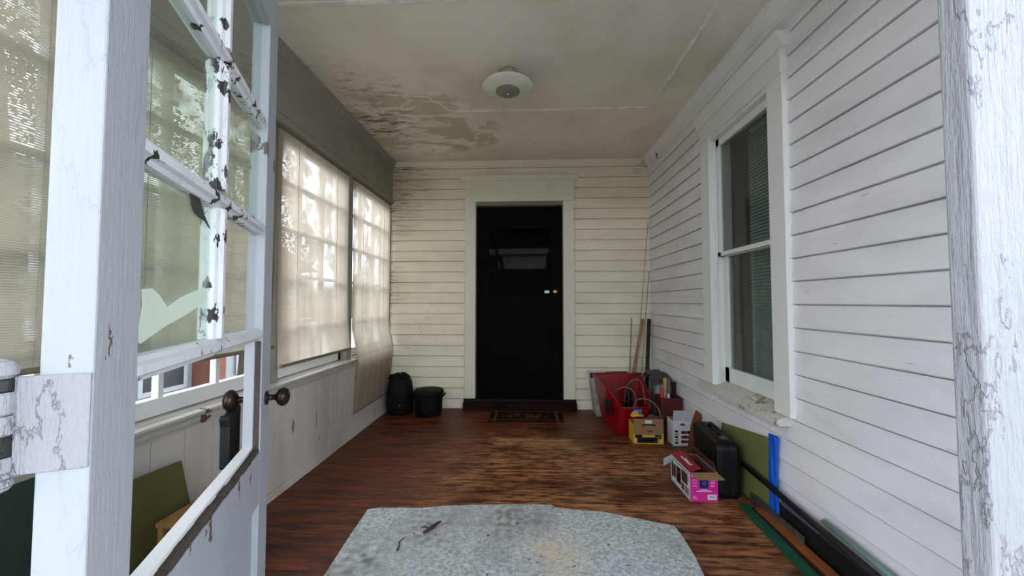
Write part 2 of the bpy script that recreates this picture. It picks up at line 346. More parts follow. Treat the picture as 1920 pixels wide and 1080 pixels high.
# left wall: knee wall, beam and posts
lw = plain((176, 170, 156), 0.6, var=0.08, scale=3, name='grey_cream_board_paint')
n = NM('knee_wall_board_paint'); c = lin((196, 188, 176))
col = n.mix(n.ramp(n.noise(3, 5, (1, 1, 0.35)), 0.42, 0.7, 0, 0.7), c, lin((160, 150, 138)))
col = n.mix(n.ramp(n.noise(11, 4, (1, 1, 0.3), 0.6), 0.655, 0.68, 0, 0.8), col, lin((70, 58, 50)))
n.pbr(col, 0.6, n.bump(n.noise(30, 4, (1, 1, 0.3)), 0.2, 0.003)); M['knee'] = n.m
mb = MB(); y = YF; i = 0
mb.box((-1.60, YF, 0), (XL - 0.012, 4.0, 0.655), 0)
while y < 3.995:
    w_ = 0.148; y1 = min(y + w_, 3.998)
    mb.box((XL - 0.012, y + 0.0015, 0.0), (XL, y1 - 0.0015, 0.60), 0); y = y1
mb.box((-1.62, YF, 2.20), (XL, 4.0, HZ), 1)
mb.box((-1.62, YF, 2.205), (XL + 0.012, 3.998, 2.235), 1)
mb.box((-1.62, YF, 2.262), (XL + 0.005, 3.998, 2.268), 1)
for a, b in ((3.035, 3.115), (2.105, 2.185), (1.155, 1.235), (3.975, 4.0), (YF, 0.42)):
    mb.box((-1.60, a, 0.655), (-1.485, b, 2.20), 1)
o = mb.build('wall_left', [M['knee'], plain((150, 146, 132), 0.6, var=0.08, scale=3, name='beam_paint')], bevel=0.0012)
tag(o, 'low board wall on the left with posts and a deep beam over the windows', 'wall', kind='structure')
mb = MB().box((XL, YF, 0), (XL + 0.012, 3.998, 0.045)).box((XL, YF, 0), (XL + 0.02, 3.998, 0.016))
tag(mb.build('baseboard_left', M['knee'], bevel=0.002), 'narrow baseboard under the left windows', 'baseboard', kind='structure')
mb = MB().prism([(-1.56, 0.655), (XL + 0.034, 0.650), (XL + 0.036, 0.640), (XL + 0.030, 0.630), (XL + 0.016, 0.628), (XL + 0.014, 0.602), (XL + 0.008, 0.598), (XL + 0.006, 0.585), (XL + 0.001, 0.585), (XL + 0.001, 0.62), (-1.56, 0.62)], 1, YF, 3.14)
tag(mb.build('trim_7', weathered_paint('grimy_sill_paint', (182, 176, 162), relief=.3, chips=.64, dirt=.6, cs=18)), 'long white sill board under the left windows', 'sill', kind='structure')

# left windows: sashes with three by five panes
def left_window(idx, y0, y1, lab):
    t = thing('window_%d' % idx, lab, 'window', (-1.555, (y0 + y1) / 2, 0.66), kind='structure')
    yc = (y0 + y1) / 2; mb = MB(); a, b = y0 - yc, y1 - yc
    mb.box((-.02, a, 0), (.02, a + .04, 1.54)).box((-.02, b - .04, 0), (.02, b, 1.54)).box((-.02, a, 0), (.02, b, .07)).box((-.02, a, 1.49), (.02, b, 1.54))
    mb.build('window_frame', M['trim_white'], t, bevel=0.002)
    mb = MB(); w_ = (b - a) / 3
    for k_ in (1, 2): mb.box((-.015, a + w_ * k_ - .011, .06), (.015, a + w_ * k_ + .011, 1.5))
    for k_ in range(1, 5): mb.box((-.013, a + .03, .04 + .3 * k_ - .011), (.013, b - .03, .04 + .3 * k_ + .011))
    mb.build('muntin', M['trim_white'], t)
    MB().box((-.002, a + .03, .05), (.002, b - .03, 1.5)).build('pane', M['glass'], t)
left_window(1, 3.117, 3.973, 'farthest left window behind the long reed blind')
left_window(2, 2.187, 3.033, 'left window with the blind ending above its sill')
left_window(3, 1.237, 2.103, 'left window seen through the open glazed door')
left_window(4, 0.422, 1.153, 'left window nearest the open door hinge')

# front wall around the doorway the camera looks through
mb = MB(); A, B = 0.36, YF
mb.box((-1.62, A, 0), (-0.60, B, 0.6)); mb.box((-1.62, A, 2.45), (1.41, B, 2.74)); mb.box((0.44, A, 0), (1.41, B, 0.6)); mb.box((-.60, A, 2.08), (.44, B, 2.13))
mb.box((-0.68, A, 0.6), (-0.60, B, 2.45)); mb.box((0.44, A, 0.6), (0.52, B, 2.45)); mb.box((-1.62, A, 0.6), (-1.50, B, 2.45)); mb.box((1.32, A, 0.6), (1.41, B, 2.45))  # unseen openings beside and above the doorway, enlarged to let in more light
mb.box((-1.62, A, -.12), (1.46, B - .001, -0.0))
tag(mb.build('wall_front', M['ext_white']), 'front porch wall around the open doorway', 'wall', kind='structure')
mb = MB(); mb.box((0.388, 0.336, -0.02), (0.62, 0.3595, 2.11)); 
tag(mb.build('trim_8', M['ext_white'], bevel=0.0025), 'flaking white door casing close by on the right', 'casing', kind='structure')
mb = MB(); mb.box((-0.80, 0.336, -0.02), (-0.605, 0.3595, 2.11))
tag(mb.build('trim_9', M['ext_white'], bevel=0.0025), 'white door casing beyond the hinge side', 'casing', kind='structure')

# ---- right window
t = thing('window_5', 'tall double-hung window with white casing in the right wall', 'window', (XR, 2.33, 0.54), kind='structure')
def rel(mb): # shift world coords into the window's frame
    mb.v = [(v[0] - XR, v[1] - 2.33, v[2] - 0.54) for v in mb.v]; return mb
TW = M['trim_white']
for a, b in ((1.887, 2.008), (2.648, 2.770)):
    rel(MB().box((XR - 0.022, a, 0.565), (base + .02, b, 2.285))).build('casing', TW, t, bevel=0.003)
rel(MB().box((XR - 0.026, 1.887, 2.2853), (base + .02, 2.770, 2.41))).build('head_casing', TW, t, bevel=0.003)
rel(MB().prism([(XR - 0.03, 2.4103), (XR - 0.036, 2.42), (XR - 0.045, 2.44), (XR - 0.062, 2.47), (XR - 0.064, 2.485), (base, 2.485), (base, 2.4103)], 1, 1.862, 2.795)).build('cap_moulding', TW, t)
rel(MB().prism([(XR - 0.062, 0.5145), (XR - 0.062, 0.5447), (XR + 0.12, 0.605), (XR + 0.12, 0.5145)], 1, 1.925, 2.80)).build('sill', [weathered_paint('peeling_sill_paint', (206, 204, 192), relief=0.4, chips=0.61, chip_rgb=(136, 124, 98), dirt=0.7, cs=22)], t, bevel=0.002)
mb = MB()
for a, b in ((WY0 - .012, WY0 + 0.006), (WY1 - 0.006, WY1 + .012)): mb.box((XR - .01, a, 0.56), (XR + 0.13, b, 2.285))
mb.box((XR - .01, WY0, 2.262), (XR + 0.13, WY1, 2.2852))
mb.box((XR + .012, WY1 - .016, .562), (XR + .024, WY1 - .006, 2.262)).box((XR + .012, WY0 + .006, .562), (XR + .024, WY0 + .016, 2.262)); rel(mb).build('jamb', TW, t, bevel=0.0015)
def sash(x0, x1, z0, z1, stile, top, bot, mat=TW):
    mb = MB(); a, b = WY0 + .007, WY1 - .007
    mb.box((x0, a, z0), (x1, a + stile, z1)).box((x0, b - stile, z0), (x1, b, z1)).box((x0, a, z0), (x1, b, z0 + bot)).box((x0, a, z1 - top), (x1, b, z1))
    s_ = rel(mb).build('sash', mat, t, bevel=0.002)
    rel(MB().box(((x0 + x1) / 2 - .002, a + stile - .005, z0 + bot - .005), ((x0 + x1) / 2 + .002, b - stile + .005, z1 - top + .005))).build('pane', M['glass_dark'], s_)
sash(XR + 0.026, XR + 0.056, 1.445, 2.26, 0.045, 0.05, 0.028)
sash(XR + 0.062, XR + 0.092, 0.59, 1.470, 0.05, 0.028, 0.098)
mb = MB()
for a in range(4):
    mb.tube([(XR - .058 + .03 * a, 2.30 + .03 * a, .556 + .01 * a), (XR - .03 + .02 * a, 2.26 + .02 * a, .560 + .008 * a)], .006, 6)
o = MB().prism([(0, 0), (.03, .004), (.05, .016), (.028, .024), (.004, .014)], 2, 0, .004).build('paint_flake', plain((240, 240, 238), .6, name='flake_white')); o.location = (XR + .012, 2.21, .571); o.rotation_euler = (0, R(-8), R(70)); tag(o, 'loose white paint flake lying on the window sill', 'flake')
# inside venetian blind
t2 = thing('venetian_blind', 'lowered venetian blind hanging inside behind the right window glass', 'blind', (XR + 0.17, 2.24, 2.26))
mb = MB(); z = -0.03
sl = plain((205, 210, 204), 0.5, name='grey_slats')
while z > -1.66:
    mb.plate((-0.006, -0.27, z - 0.009), (0.010, 0, 0.020), (0, 0.53, 0), 0.0008); z -= 0.0215
mb.build('slats', sl, t2); MB().box((-.015, -.27, -.02), (.015, .23, .0)).build('head_rail', sl, t2)
mb = MB()
for yy in (-.2, .16): mb.box((-.0115, yy, -1.66), (-.0105, yy + .002, -.02))
mb.build('ladder_cord', sl, t2)
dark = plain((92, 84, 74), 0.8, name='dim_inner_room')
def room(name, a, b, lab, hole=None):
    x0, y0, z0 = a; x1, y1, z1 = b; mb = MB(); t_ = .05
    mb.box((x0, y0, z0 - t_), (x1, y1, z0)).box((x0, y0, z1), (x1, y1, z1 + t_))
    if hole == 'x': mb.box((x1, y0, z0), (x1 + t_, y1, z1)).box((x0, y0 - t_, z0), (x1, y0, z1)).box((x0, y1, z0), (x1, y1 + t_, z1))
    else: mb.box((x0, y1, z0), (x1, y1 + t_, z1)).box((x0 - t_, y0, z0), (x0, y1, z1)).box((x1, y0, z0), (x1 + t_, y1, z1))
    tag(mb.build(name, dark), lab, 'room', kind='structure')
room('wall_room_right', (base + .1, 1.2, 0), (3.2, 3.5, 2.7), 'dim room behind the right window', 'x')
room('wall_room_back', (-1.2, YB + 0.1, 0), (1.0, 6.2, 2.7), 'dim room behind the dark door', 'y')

# ---- back door
t = thing('door_1', 'closed dark brown door with a glass upper half in the far wall', 'door', (-0.08, YB, 0.0), kind='structure')
def rl(mb): mb.v = [(v[0] + .08, v[1] - YB, v[2]) for v in mb.v]; return mb
CT = M['cream_trim']
for a, b in ((-0.666, -0.552), (0.388, 0.505)):
    rl(MB().box((a, YB - 0.022, 0.108), (b, YB + .03, 2.215))).build('casing', CT, t, bevel=0.003)
rl(MB().box((-0.666, YB - 0.025, 2.2153), (0.505, YB + .03, 2.44))).build('head_casing', CT, t, bevel=0.003)
rl(MB().prism([(YB - .03, 2.4403), (YB - .036, 2.45), (YB - .05, 2.466), (YB - .066, 2.48), (YB - .066, 2.492), (YB + .014, 2.492), (YB + .014, 2.4403)], 0, -0.713, 0.547)).build('cap_moulding', CT, t)
mb = MB().box((-0.5518, YB - .018, .108), (-0.545, YB + .1, 2.172)).box((0.381, YB - .018, .108), (0.3878, YB + .1, 2.172)).box((-0.552, YB - .018, 2.172), (0.388, YB + .1, 2.215))
rl(mb).build('jamb', plain((120, 122, 108), 0.5, name='grey_green_jamb'), t)
dkw = plain((12, 6, 5), 0.6, var=0.25, scale=5, spec=0.06, name='dark_stained_wood')
rl(MB().box((-0.67, YB - .09, 0), (0.515, YB + .0, .08)).prism([(YB - .04, .0801), (YB - .03, .108), (YB + .1, .108), (YB + .1, .0801)], 0, -0.67, 0.515)).build('threshold', plain((36, 19, 14), 0.6, var=0.25, scale=6, spec=.1, name='threshold_wood'), t, bevel=.003)
mb = MB(); x0, x1 = -0.542, 0.378; y0, y1 = YB + .045, YB + .085; z0, z1 = .11, 2.168
mb.box((x0, y0, z0), (-.408, y1, z1)).box((.256, y0, z0), (x1, y1, z1)).box((-.408, y0, 1.929), (.256, y1, z1)).box((-.408, y0, 1.06), (.256, y1, 1.207))
mb.box((-.408, y0, z0), (.256, y1, .30)).box((-.408, y0, .55), (.256, y1, .62)).box((-.408, y0, .85), (.256, y1, .91))
mb.box((-.41, y0 + .014, .28), (.26, y1 - .01, 1.08))
lf = rl(mb).build('door_leaf', dkw, t, bevel=.002)
rl(MB().box((-.415, y0 + .012, 1.20), (.262, y0 + .016, 1.935))).build('pane', M['glass_door'], t)
brass = plain((214, 180, 96), 0.25, 1.0, 0.05, name='brass')
mb = MB().lathe([(.026, 0), (.026, .004), (.012, .007), (.010, .025), (.018, .034), (.026, .044), (.027, .055), (.020, .064), (.004, .067)], (.302, y0, 1.241), (0, -1, 0))
rl(mb).build('door_knob', brass, t, smooth=True)
mb = MB().box((.19, y0 - .006, 1.226), (.242, y0, 1.256)).lathe([(.009, 0), (.009, .006), (.003, .007)], (.216, y0 - .006, 1.241), (0, -1, 0))
rl(mb).build('latch_plate', plain((190, 196, 196), 0.3, 0.8, name='steel_plate'), t, bevel=.0015)
t3 = thing('door_bell_button', 'two small rusty screw marks on the left door casing', 'button', (-0.637, YB - .022, 1.93))
bpy.data.objects.remove(t3)

# doormat in front of the back door
n = NM('dark_doormat'); X, Y, Z = n.xyz()
ax = n.math('ABSOLUTE', X); ay = n.math('ABSOLUTE', Y)
ring = n.math('MULTIPLY', n.ramp(ax, .285, .29), n.ramp(ax, .315, .31)); ring2 = n.math('MULTIPLY', n.ramp(ay, .12, .125), n.ramp(ay, .15, .145))
inn = n.math('MULTIPLY', n.ramp(n.noise(26, 2), .52, .56), n.math('MULTIPLY', n.ramp(ax, .24, .23), n.ramp(ay, .09, .08)))
f_ = n.math('MAXIMUM', n.math('MAXIMUM', ring, ring2), inn)
n.pbr(n.mix(n.math('MULTIPLY', f_, .7), lin((34, 22, 16)), lin((104, 74, 46))), 0.95, n.bump(n.noise(120, 3), .5, .004), 0, .05)
o = MB().box((-.36, -.17, 0), (.36, .17, .012)).build('doormat', n.m, bevel=.004); o.location = (-.01, 3.735, 0)
tag(o, 'small dark patterned doormat in front of the far door', 'doormat')

# ---- ceiling lamp
t = thing('ceiling_lamp', 'round cream glass dish lamp under the ceiling', 'lamp', (-0.124, 2.42, HZ))
MB().lathe([(.060, 0), (.064, -.014), (.056, -.034), (.048, -.040), (.050, -.085), (.03, -.09)], (0, 0, 0), (0, 0, 1), 32).build('canopy', plain((176, 170, 142), 0.4, 0.2, name='old_lamp_metal'), t, smooth=True)
n = NM('frosted_lamp_glass'); X, Y, Z = n.xyz()
n.pbr(n.mix(n.ramp(n.noise(6, 3), .4, .7), lin((214, 212, 196)), lin((196, 192, 172))), 0.28); 
MB().lathe([(.045, -.080), (.10, -.086), (.150, -.096), (.168, -.104), (.170, -.107), (.166, -.112), (.140, -.122), (.100, -.132), (.05, -.139), (.012, -.141)], (0, 0, 0), (0, 0, 1), 48).build('lamp_shade', n.m, t, smooth=True)
MB().lathe([(.080, -.1365), (.070, -.1425), (.045, -.1475), (.012, -.150)], (0, 0, 0), (0, 0, 1), 40).build('shade_disc', plain((138, 134, 118), 0.4, name='grey_lamp_disc'), t, smooth=True)
MB().lathe([(.007, -.148), (.008, -.153), (.005, -.159), (.001, -.161)], (0, 0, 0), (0, 0, 1), 16).build('finial', plain((230, 226, 206), 0.2, 0.3, name='lamp_finial'), t, smooth=True)

# ---- open glazed door on the left
TH = math.atan((960 - 695) / F) + YAW
P1 = (-0.4743, 0.3934)
t = thing('door_2', 'open white glazed door with peeling muntins and a missing lower pane', 'door', (P1[0], P1[1], 0), (0, 0, R(90) + TH), kind='structure')
T = 0.0435; DW = M['door_white']
mb = MB()
mb.box((0, 0, .02), (.084, T, 2.06)).box((.690, 0, .02), (.782, T, 2.06)).box((.084, 0, 1.935), (.690, T, 2.06)).box((.084, 0, .57), (.690, T, .712)).box((.084, 0, .02), (.690, T, .20)).box((.37, 0, .2), (.435, T, .57))
mb.box((.08, .015, .18), (.70, T - .015, .58))
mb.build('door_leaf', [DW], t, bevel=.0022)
mb = MB().box((.084, .018, .7122), (.690, T, .728)); mb.build('ledge', M['trim_white'], t, bevel=.001)
mb = MB()
random.seed(3)
u = .084
while u < .69:
    u2 = min(u + random.uniform(.02, .05), .69); mb.box((u, random.uniform(.0, .003), .7122), (u2, .0178, .716 + random.uniform(0, .006))); u = u2
mb.box((.686, .004, .716), (.6898, .017, 1.02))
mb.build('worn_edge', M['bare_wood'], t)['label'] = 'dark bare wood edge of the missing pane'
MW = M['muntin_white']
def mun(a, b, name='muntin'):
    """bar with a moulded profile between two corners"""
    mb = MB(); (u0, z0_), (u1, z1_) = a, b
    if u1 - u0 > z1_ - z0_:
        c_ = (z0_ + z1_) / 2; w_ = (z1_ - z0_) / 2
        for uu0, uu1 in ((u0, u1),):
            mb.prism([(0.001, c_ - w_ * .35), (0.001, c_ + w_ * .35), (.008, c_ + w_ * .6), (.012, c_ + w_), (T - .012, c_ + w_), (T - .002, c_ + w_ * .4), (T - .002, c_ - w_ * .4), (T - .012, c_ - w_), (.012, c_ - w_), (.008, c_ - w_ * .6)], 0, uu0, uu1)
    else:
        c_ = (u0 + u1) / 2; w_ = (u1 - u0) / 2
        mb.prism([(c_ - w_ * .35, 0.001), (c_ + w_ * .35, 0.001), (c_ + w_ * .6, .008), (c_ + w_, .012), (c_ + w_, T - .012), (c_ + w_ * .4, T - .002), (c_ - w_ * .4, T - .002), (c_ - w_, T - .012), (c_ - w_, .012), (c_ - w_ * .6, .008)], 2, z0_, z1_)
    return mb.build(name, MW, t)
mun((.084, 1.022), (.690, 1.056)); mun((.084, 1.322), (.690, 1.358)); mun((.084, 1.626), (.690, 1.662))
for z0_, z1_ in ((1.056, 1.322), (1.358, 1.626), (1.662, 1.935)): mun((.366, z0_), (.402, z1_))
GG = M['glass_green']; GC = M['glass']
for r_, (z0_, z1_) in enumerate(((1.054, 1.325), (1.356, 1.628), (1.660, 1.937))):
    for q, (u0, u1) in enumerate(((.082, .368), (.400, .692))):
        MB().box((u0, .020, z0_), (u1, .0225, z1_)).build('pane', GC if (r_ == 0 and q == 1) else GG, t)
n = NM('thin_paper'); d_ = n.n('ShaderNodeBsdfDiffuse'); d_.inputs[0].default_value = lin((232, 236, 226)); t_ = n.n('ShaderNodeBsdfTranslucent'); t_.inputs[0].default_value = lin((232, 236, 226))
ms = n.n('ShaderNodeMixShader'); n.l(d_.outputs[0], ms.inputs[1]); n.l(t_.outputs[0], ms.inputs[2]); ms.inputs[0].default_value = .55; n.l(ms.outputs[0], n.out.inputs[0]); M['paper'] = n.m
# dark shard of film in the corner and the torn paper on the glass
MB().prism([(.262, 1.321), (.300, 1.323), (.318, 1.300), (.352, 1.276), (.330, 1.285), (.300, 1.288), (.285, 1.290), (.268, 1.304)], 1, .0165, .0185).build('glass_shard', plain((58, 60, 54), .6, name='dark_shard'), t)['label'] = 'dark grey shard hanging at the pane corner'
MB().prism([(.115, 1.078), (.128, 1.125), (.125, 1.148), (.150, 1.150), (.172, 1.140), (.195, 1.122), (.24, 1.138), (.33, 1.158), (.345, 1.156), (.345, 1.132), (.26, 1.108), (.19, 1.092), (.125, 1.072)], 1, .0165, .0173).build('paper_scrap', M['paper'], t)['label'] = 'torn pale paper stuck on the glass'
# hinge, painted over
hm = M['ext_white']; bk = plain((24, 20, 18), 0.5, name='black_rust')
h_ = MB().box((-.0028, 0.0005, .952), (0, .060, 1.053)).build('hinge', hm, t, bevel=.001)
mb = MB()
for a, b, m_ in ((.950, .956, 0), (.956, .972, 0), (.972, .994, 1), (.994, 1.014, 0), (1.015, 1.038, 0), (1.038, 1.052, 1)):
    mb.lathe([(.0085 if m_ else .0095, a), (.010 if m_ else .011, a + .002), (.010 if m_ else .011, b - .002), (.0085 if m_ else .0095, b)], (-.004, .069, 0), (0, 0, 1), 20, m_)
mb.lathe([(.003, .936), (.009, .939), (.012, .944), (.0105, .949), (.007, .951)], (-.004, .069, 0), (0, 0, 1), 20, 0)
mb.lathe([(.008, 1.052), (.012, 1.056), (.0125, 1.063), (.009, 1.069), (.003, 1.072)], (-.004, .069, 0), (0, 0, 1), 20, 0)
mb.build('hinge_barrel', [hm, weathered_paint('flaking_black_hinge', (26, 24, 22), relief=.6, chips=.56, chip_rgb=(190, 180, 172), dirt=.4)], h_)
# knobs
kb = plain((58, 44, 36), 0.35, 0.7, 0.2, name='old_bronze')
prof = [(.020, 0), (.020, .004), (.009, .006), (.008, .022), (.012, .026), (.022, .031), (.027, .040), (.027, .047), (.022, .055), (.010, .060), (.001, .061)]
MB().lathe(prof, (.742, 0, .85), (0, -1, 0), 32).build('door_knob', kb, t, smooth=True)
MB().lathe([(r_ * 1.1, h) for r_, h in prof], (.742, T, .85), (0, 1, 0), 32).build('door_knob', kb, t, smooth=True)
MB().box((.724, T, .76), (.760, T + .004, .90)).build('lock_plate', kb, t, bevel=.001)
MB().box((.7822, .008, .79), (.7842, T - .008, .91)).build('latch_plate', plain((190, 190, 192), 0.5, 0.3, name='painted_latch'), t)

# black pouch hanging from the inner knob
c0 = Vector((P1[0], P1[1], 0)) + Matrix.Rotation(R(90) + TH, 3, 'Z') @ Vector((.742, T + .040, 0))
t = thing('hanging_pouch', 'black pouch hanging from the door knob behind the glazed door', 'pouch', (c0.x, c0.y, .835), (0, 0, R(90) + TH))
pb = plain((16, 16, 20), 0.55, var=0.1, name='black_pouch_cloth')
MB().prism([(-.050, -.155), (-.044, -.162), (.030, -.162), (.038, -.150), (.040, -.010), (.030, .0), (-.035, -.022), (-.050, -.012), (-.062, -.02), (-.052, -.045)], 1, -.012, .012).build('pouch_body', pb, t, bevel=.004)
MB().tube([(0, .0, -.015), (-.004, .0, .010), (.0, .004, .019), (.006, .0, .008), (.008, 0, -.012)], .002, 6).build('loop', pb, t)

o = MB().box((-2.0, -2.2, 2.78), (2.0, 0.355, 2.86)).box((-2.0, -2.22, 2.62), (2.0, -2.2, 2.88)).build('roof', M['ext_white']); tag(o, 'unseen overhang added above the porch doorway to shade the near paintwork', 'roof', kind='structure')  # overhang added out of view to keep sky light off the near paintwork
t = thing('shade_building', 'low brown building added behind the camera to dim light from straight ahead', 'shade_building', (0, -4.3, -.6))  # added out of view to shade the near paint and dim the far door's reflection
MB().box((-2.7, -3, 0), (2.7, 0, 2.7)).build('wall', plain((104, 94, 84), .8, name='shade_building_boards'), t)
MB().box((-2.9, -3.2, 2.7), (2.9, .25, 2.82)).build('roof', plain((60, 58, 58), .8, name='dark_shingles'), t)
MB().box((-1.2, 0, 0), (1.2, .05, 2.2)).build('shade_building_door', plain((120, 116, 108), .6, name='shade_building_door_paint'), t, bevel=.01)
# ================================================================== BLINDS
def blind(y0, y1, ztop, prof, lab, mat, seed, rail=True):
    """prof: list of (x, z) from the top down, world coordinates"""
    t = thing('reed_blind', lab, 'blind', (prof[0][0], (y0 + y1) / 2, ztop), group='reed blinds over the left windows')
    x0 = prof[0][0]; yc = (y0 + y1) / 2; rnd_ = random.Random(seed); ph = rnd_.random() * 6
    def fn(a, b):
        k_ = b * (len(prof) - 1); i_ = min(int(k_), len(prof) - 2); f_ = k_ - i_
        x = prof[i_][0] * (1 - f_) + prof[i_ + 1][0] * f_; z = prof[i_][1] * (1 - f_) + prof[i_ + 1][1] * f_
        x += .004 * math.sin(a * 17 + ph) * b + .003 * math.sin(a * 41 + ph * 2) * b + .008 * math.sin(b * 4 + ph) * (a if seed % 2 else 1 - a) * b
        yy = (y0 + (y1 - y0) * a - yc) * (1 - .012 * math.sin(b * 3.14) * 1)
        return (x - x0, yy, z - ztop)
    MB().grid(fn, 40, 60).build('reed_panel', mat, t, smooth=True)
    MB().box((-.006, -(y1 - y0) / 2, -.02), (.008, (y1 - y0) / 2, .004)).build('head_rail', plain((120, 110, 92), 0.7, name='blind_rail'), t, bevel=.002)
    if rail:
        xb, zb = prof[-1]
        MB().tube([(xb - x0, -(y1 - y0) / 2 + .01, zb - ztop - .004), (xb - x0 + .008, (y1 - y0) / 2 - .01, zb - ztop - .004)], .010 if zb > .5 else .005, 8).build('bottom_rail', plain((128, 116, 92), 0.7, name='blind_bottom_rail'), t)
    mb = MB()
    for q in (.22, .78):
        mb.tube([(.006, (y1 - y0) * (q - .5), -.02), (.008, (y1 - y0) * (q - .5), prof[-1][1] - ztop + .02)], .0012, 5)
    mb.build('cord', plain((150, 140, 118), 0.8, name='blind_cord'), t)
BX = XL - 0.008
blind(3.10, 3.965, 2.196, [(BX, 2.196), (BX, 1.5), (BX, .9), (XL + .035, .70), (XL + .047, .66), (XL + .045, .60), (XL + .03, .40), (XL + .022, .20)], 'farthest reed blind, hanging down past the sill to near the floor', M['blind'], 1)
blind(2.135, 3.02, 2.196, [(BX, 2.196), (BX, 1.6), (BX + .01, 1.0), (BX + .03, .755)], 'bright reed blind just beyond the edge of the open door', M['blind'], 2)
blind(1.165, 2.13, 2.196, [(BX, 2.196), (BX, 1.6), (BX, 1.1), (BX, .875)], 'reed blind seen through the panes of the open door', M['blind_shaded'], 3)
blind(0.42, 1.105, 2.196, [(BX, 2.196), (BX, 1.6), (BX, 1.1), (BX, .93)], 'reed blind left of the door hinge edge', M['blind_shaded'], 4)

# ================================================================== RUG AND FLOOR LITTER
n = NM('grey_matted_rug')
col = n.mix(n.ramp(n.noise(60, 5, (1, 1, 1), 0.75), .38, .62), lin((158, 163, 163)), lin((222, 227, 225)))
col = n.mix(n.ramp(n.noise(4, 4), .5, .75, 0, .5), col, lin((140, 140, 132)))
col = n.mix(n.math('MULTIPLY', n.ramp(n.blob((.13, 1.72, 0), .26, .2), .2, .9, 0, .75), n.ramp(n.noise(26, 3), .35, .6)), col, lin((224, 200, 164)))
for p, r in (((-.50, 1.88, 0), .26), ((-.72, 1.62, 0), .22), ((-.1, 1.98, 0), .3)):
    col = n.mix(n.math('MULTIPLY', n.ramp(n.blob(p, r, .2), .1, .9, 0, .8), n.ramp(n.noise(30, 4), .4, .62)), col, lin((104, 92, 76)))
col = n.mix(n.ramp(n.noise(38, 3, (1, 1, 1), .5, (3, 0, 0)), .70, .73, 0, .9), col, lin((46, 42, 38)))
col = n.mix(n.ramp(n.noise(22, 2, (1, 1, 1), .5, (0, 7, 0)), .745, .76, 0, .9), col, lin((60, 44, 34)))
n.pbr(col, 0.95, n.bump(n.noise(140, 4), .7, .006), 0, .1); M['rug'] = n.m
poly = [(-.84, .75), (-.835, 1.56), (-.85, 1.75), (-.864, 2.035), (-.80, 2.052), (-.70, 2.055), (-.58, 2.058), (-.45, 2.085), (-.30, 2.10), (-.10, 2.115), (.135, 2.118), (.15, 2.095), (.26, 2.072), (.40, 2.062), (.58, 2.0), (.735, 1.948), (.745, 1.88), (.74, 1.72), (.725, 1.60), (.73, .75)]
import bmesh
bm = bmesh.new(); vs = [bm.verts.new((x, y, 0.0)) for x, y in poly]; f_ = bm.faces.new(vs)
r_ = bmesh.ops.extrude_face_region(bm, geom=[f_]); bmesh.ops.translate(bm, verts=[g for g in r_['geom'] if isinstance(g, bmesh.types.BMVert)], vec=(0, 0, .011))
bmesh.ops.recalc_face_normals(bm, faces=bm.faces)
me = bpy.data.meshes.new('rug'); bm.to_mesh(me); bm.free(); me.materials.append(M['rug']); o = bpy.data.objects.new('rug', me); COL.objects.link(o)
q = o.modifiers.new('bevel', 'BEVEL'); q.width = .004; q.segments = 2
tag(o, 'grey stained rug with cut corners lying on the boards', 'rug')
mb = MB().tube([(0, 0, .004), (.02, .03, .006), (.035, .04, .012), (.045, .075, .006), (.06, .10, .004)], [.006, .008, .010, .007, .003], 7)
mb.tube([(.02, .03, .006), (-.01, .045, .008), (-.03, .035, .004)], [.003, .004, .001], 5)
o = mb.build('dry_leaf', plain((74, 48, 32), .8, name='dry_leaf'), smooth=True); o.location = (-.50, 1.83, .011); tag(o, 'curled brown dry leaf on the left part of the rug', 'leaf')
mb = MB().tube([(0, 0, .003), (.0, .03, .004), (-.012, .06, .003), (.006, .10, .003)], [.004, .002, .003, .001], 6)
o = mb.build('twig', plain((60, 44, 32), .8, name='twig'), smooth=True); o.location = (-.585, 1.70, .011); tag(o, 'small thin twig on the rug in front of the dry leaf', 'twig')

# ================================================================== LEFT FAR CORNER: BLACK BAGS
bc = plain((5, 5, 6), 0.7, var=0.2, spec=.25, name='black_nylon')
t = thing('black_bag', 'tall slouching black bag in the far left corner', 'bag', (-1.302, 3.82, 0))
def sack(rx, ry, h, seed, pw=3.0):
    rnd_ = random.Random(seed); ph = [rnd_.random() * 6 for _ in range(6)]
    prof = [(0, .90), (.03, 1.0), (.25, 1.02), (.5, .98), (.75, .88), (.9, .70), (.98, .42), (1.0, .1)]
    mb = MB(); seg = 36; vs = []
    for hh, rr in prof:
        for j in range(seg):
            a = 2 * math.pi * j / seg; k_ = 1 + .05 * math.sin(3 * a + ph[0] + hh * 3) + .03 * math.sin(7 * a + ph[1] + hh * 6)
            ca, sa = math.cos(a), math.sin(a); q = (abs(ca) ** pw + abs(sa) ** pw) ** (-1 / pw)
            vs.append((rx * rr * k_ * q * ca, ry * rr * k_ * q * sa, h * hh * (1 + .03 * math.sin(2 * a + ph[2]))))
    fs = [(i * seg + j, i * seg + (j + 1) % seg, (i + 1) * seg + (j + 1) % seg, (i + 1) * seg + j) for i in range(len(prof) - 1) for j in range(seg)]
    fs += [tuple(range(seg))[::-1], tuple(range((len(prof) - 1) * seg, len(prof) * seg))]
    return mb.add(vs, fs)
sack(.125, .115, .40, 2).build('bag_body', bc, t, smooth=True)
MB().tube([(-.09, -.08, .36), (-.06, -.10, .40), (.03, -.10, .405), (.07, -.08, .35)], .010, 8).build('handle', bc, t, smooth=True)
MB().prism([(-.08, .06), (.08, .06), (.085, .20), (-.085, .20)], 1, -.135, -.10).build('front_pocket', bc, t, bevel=.012)
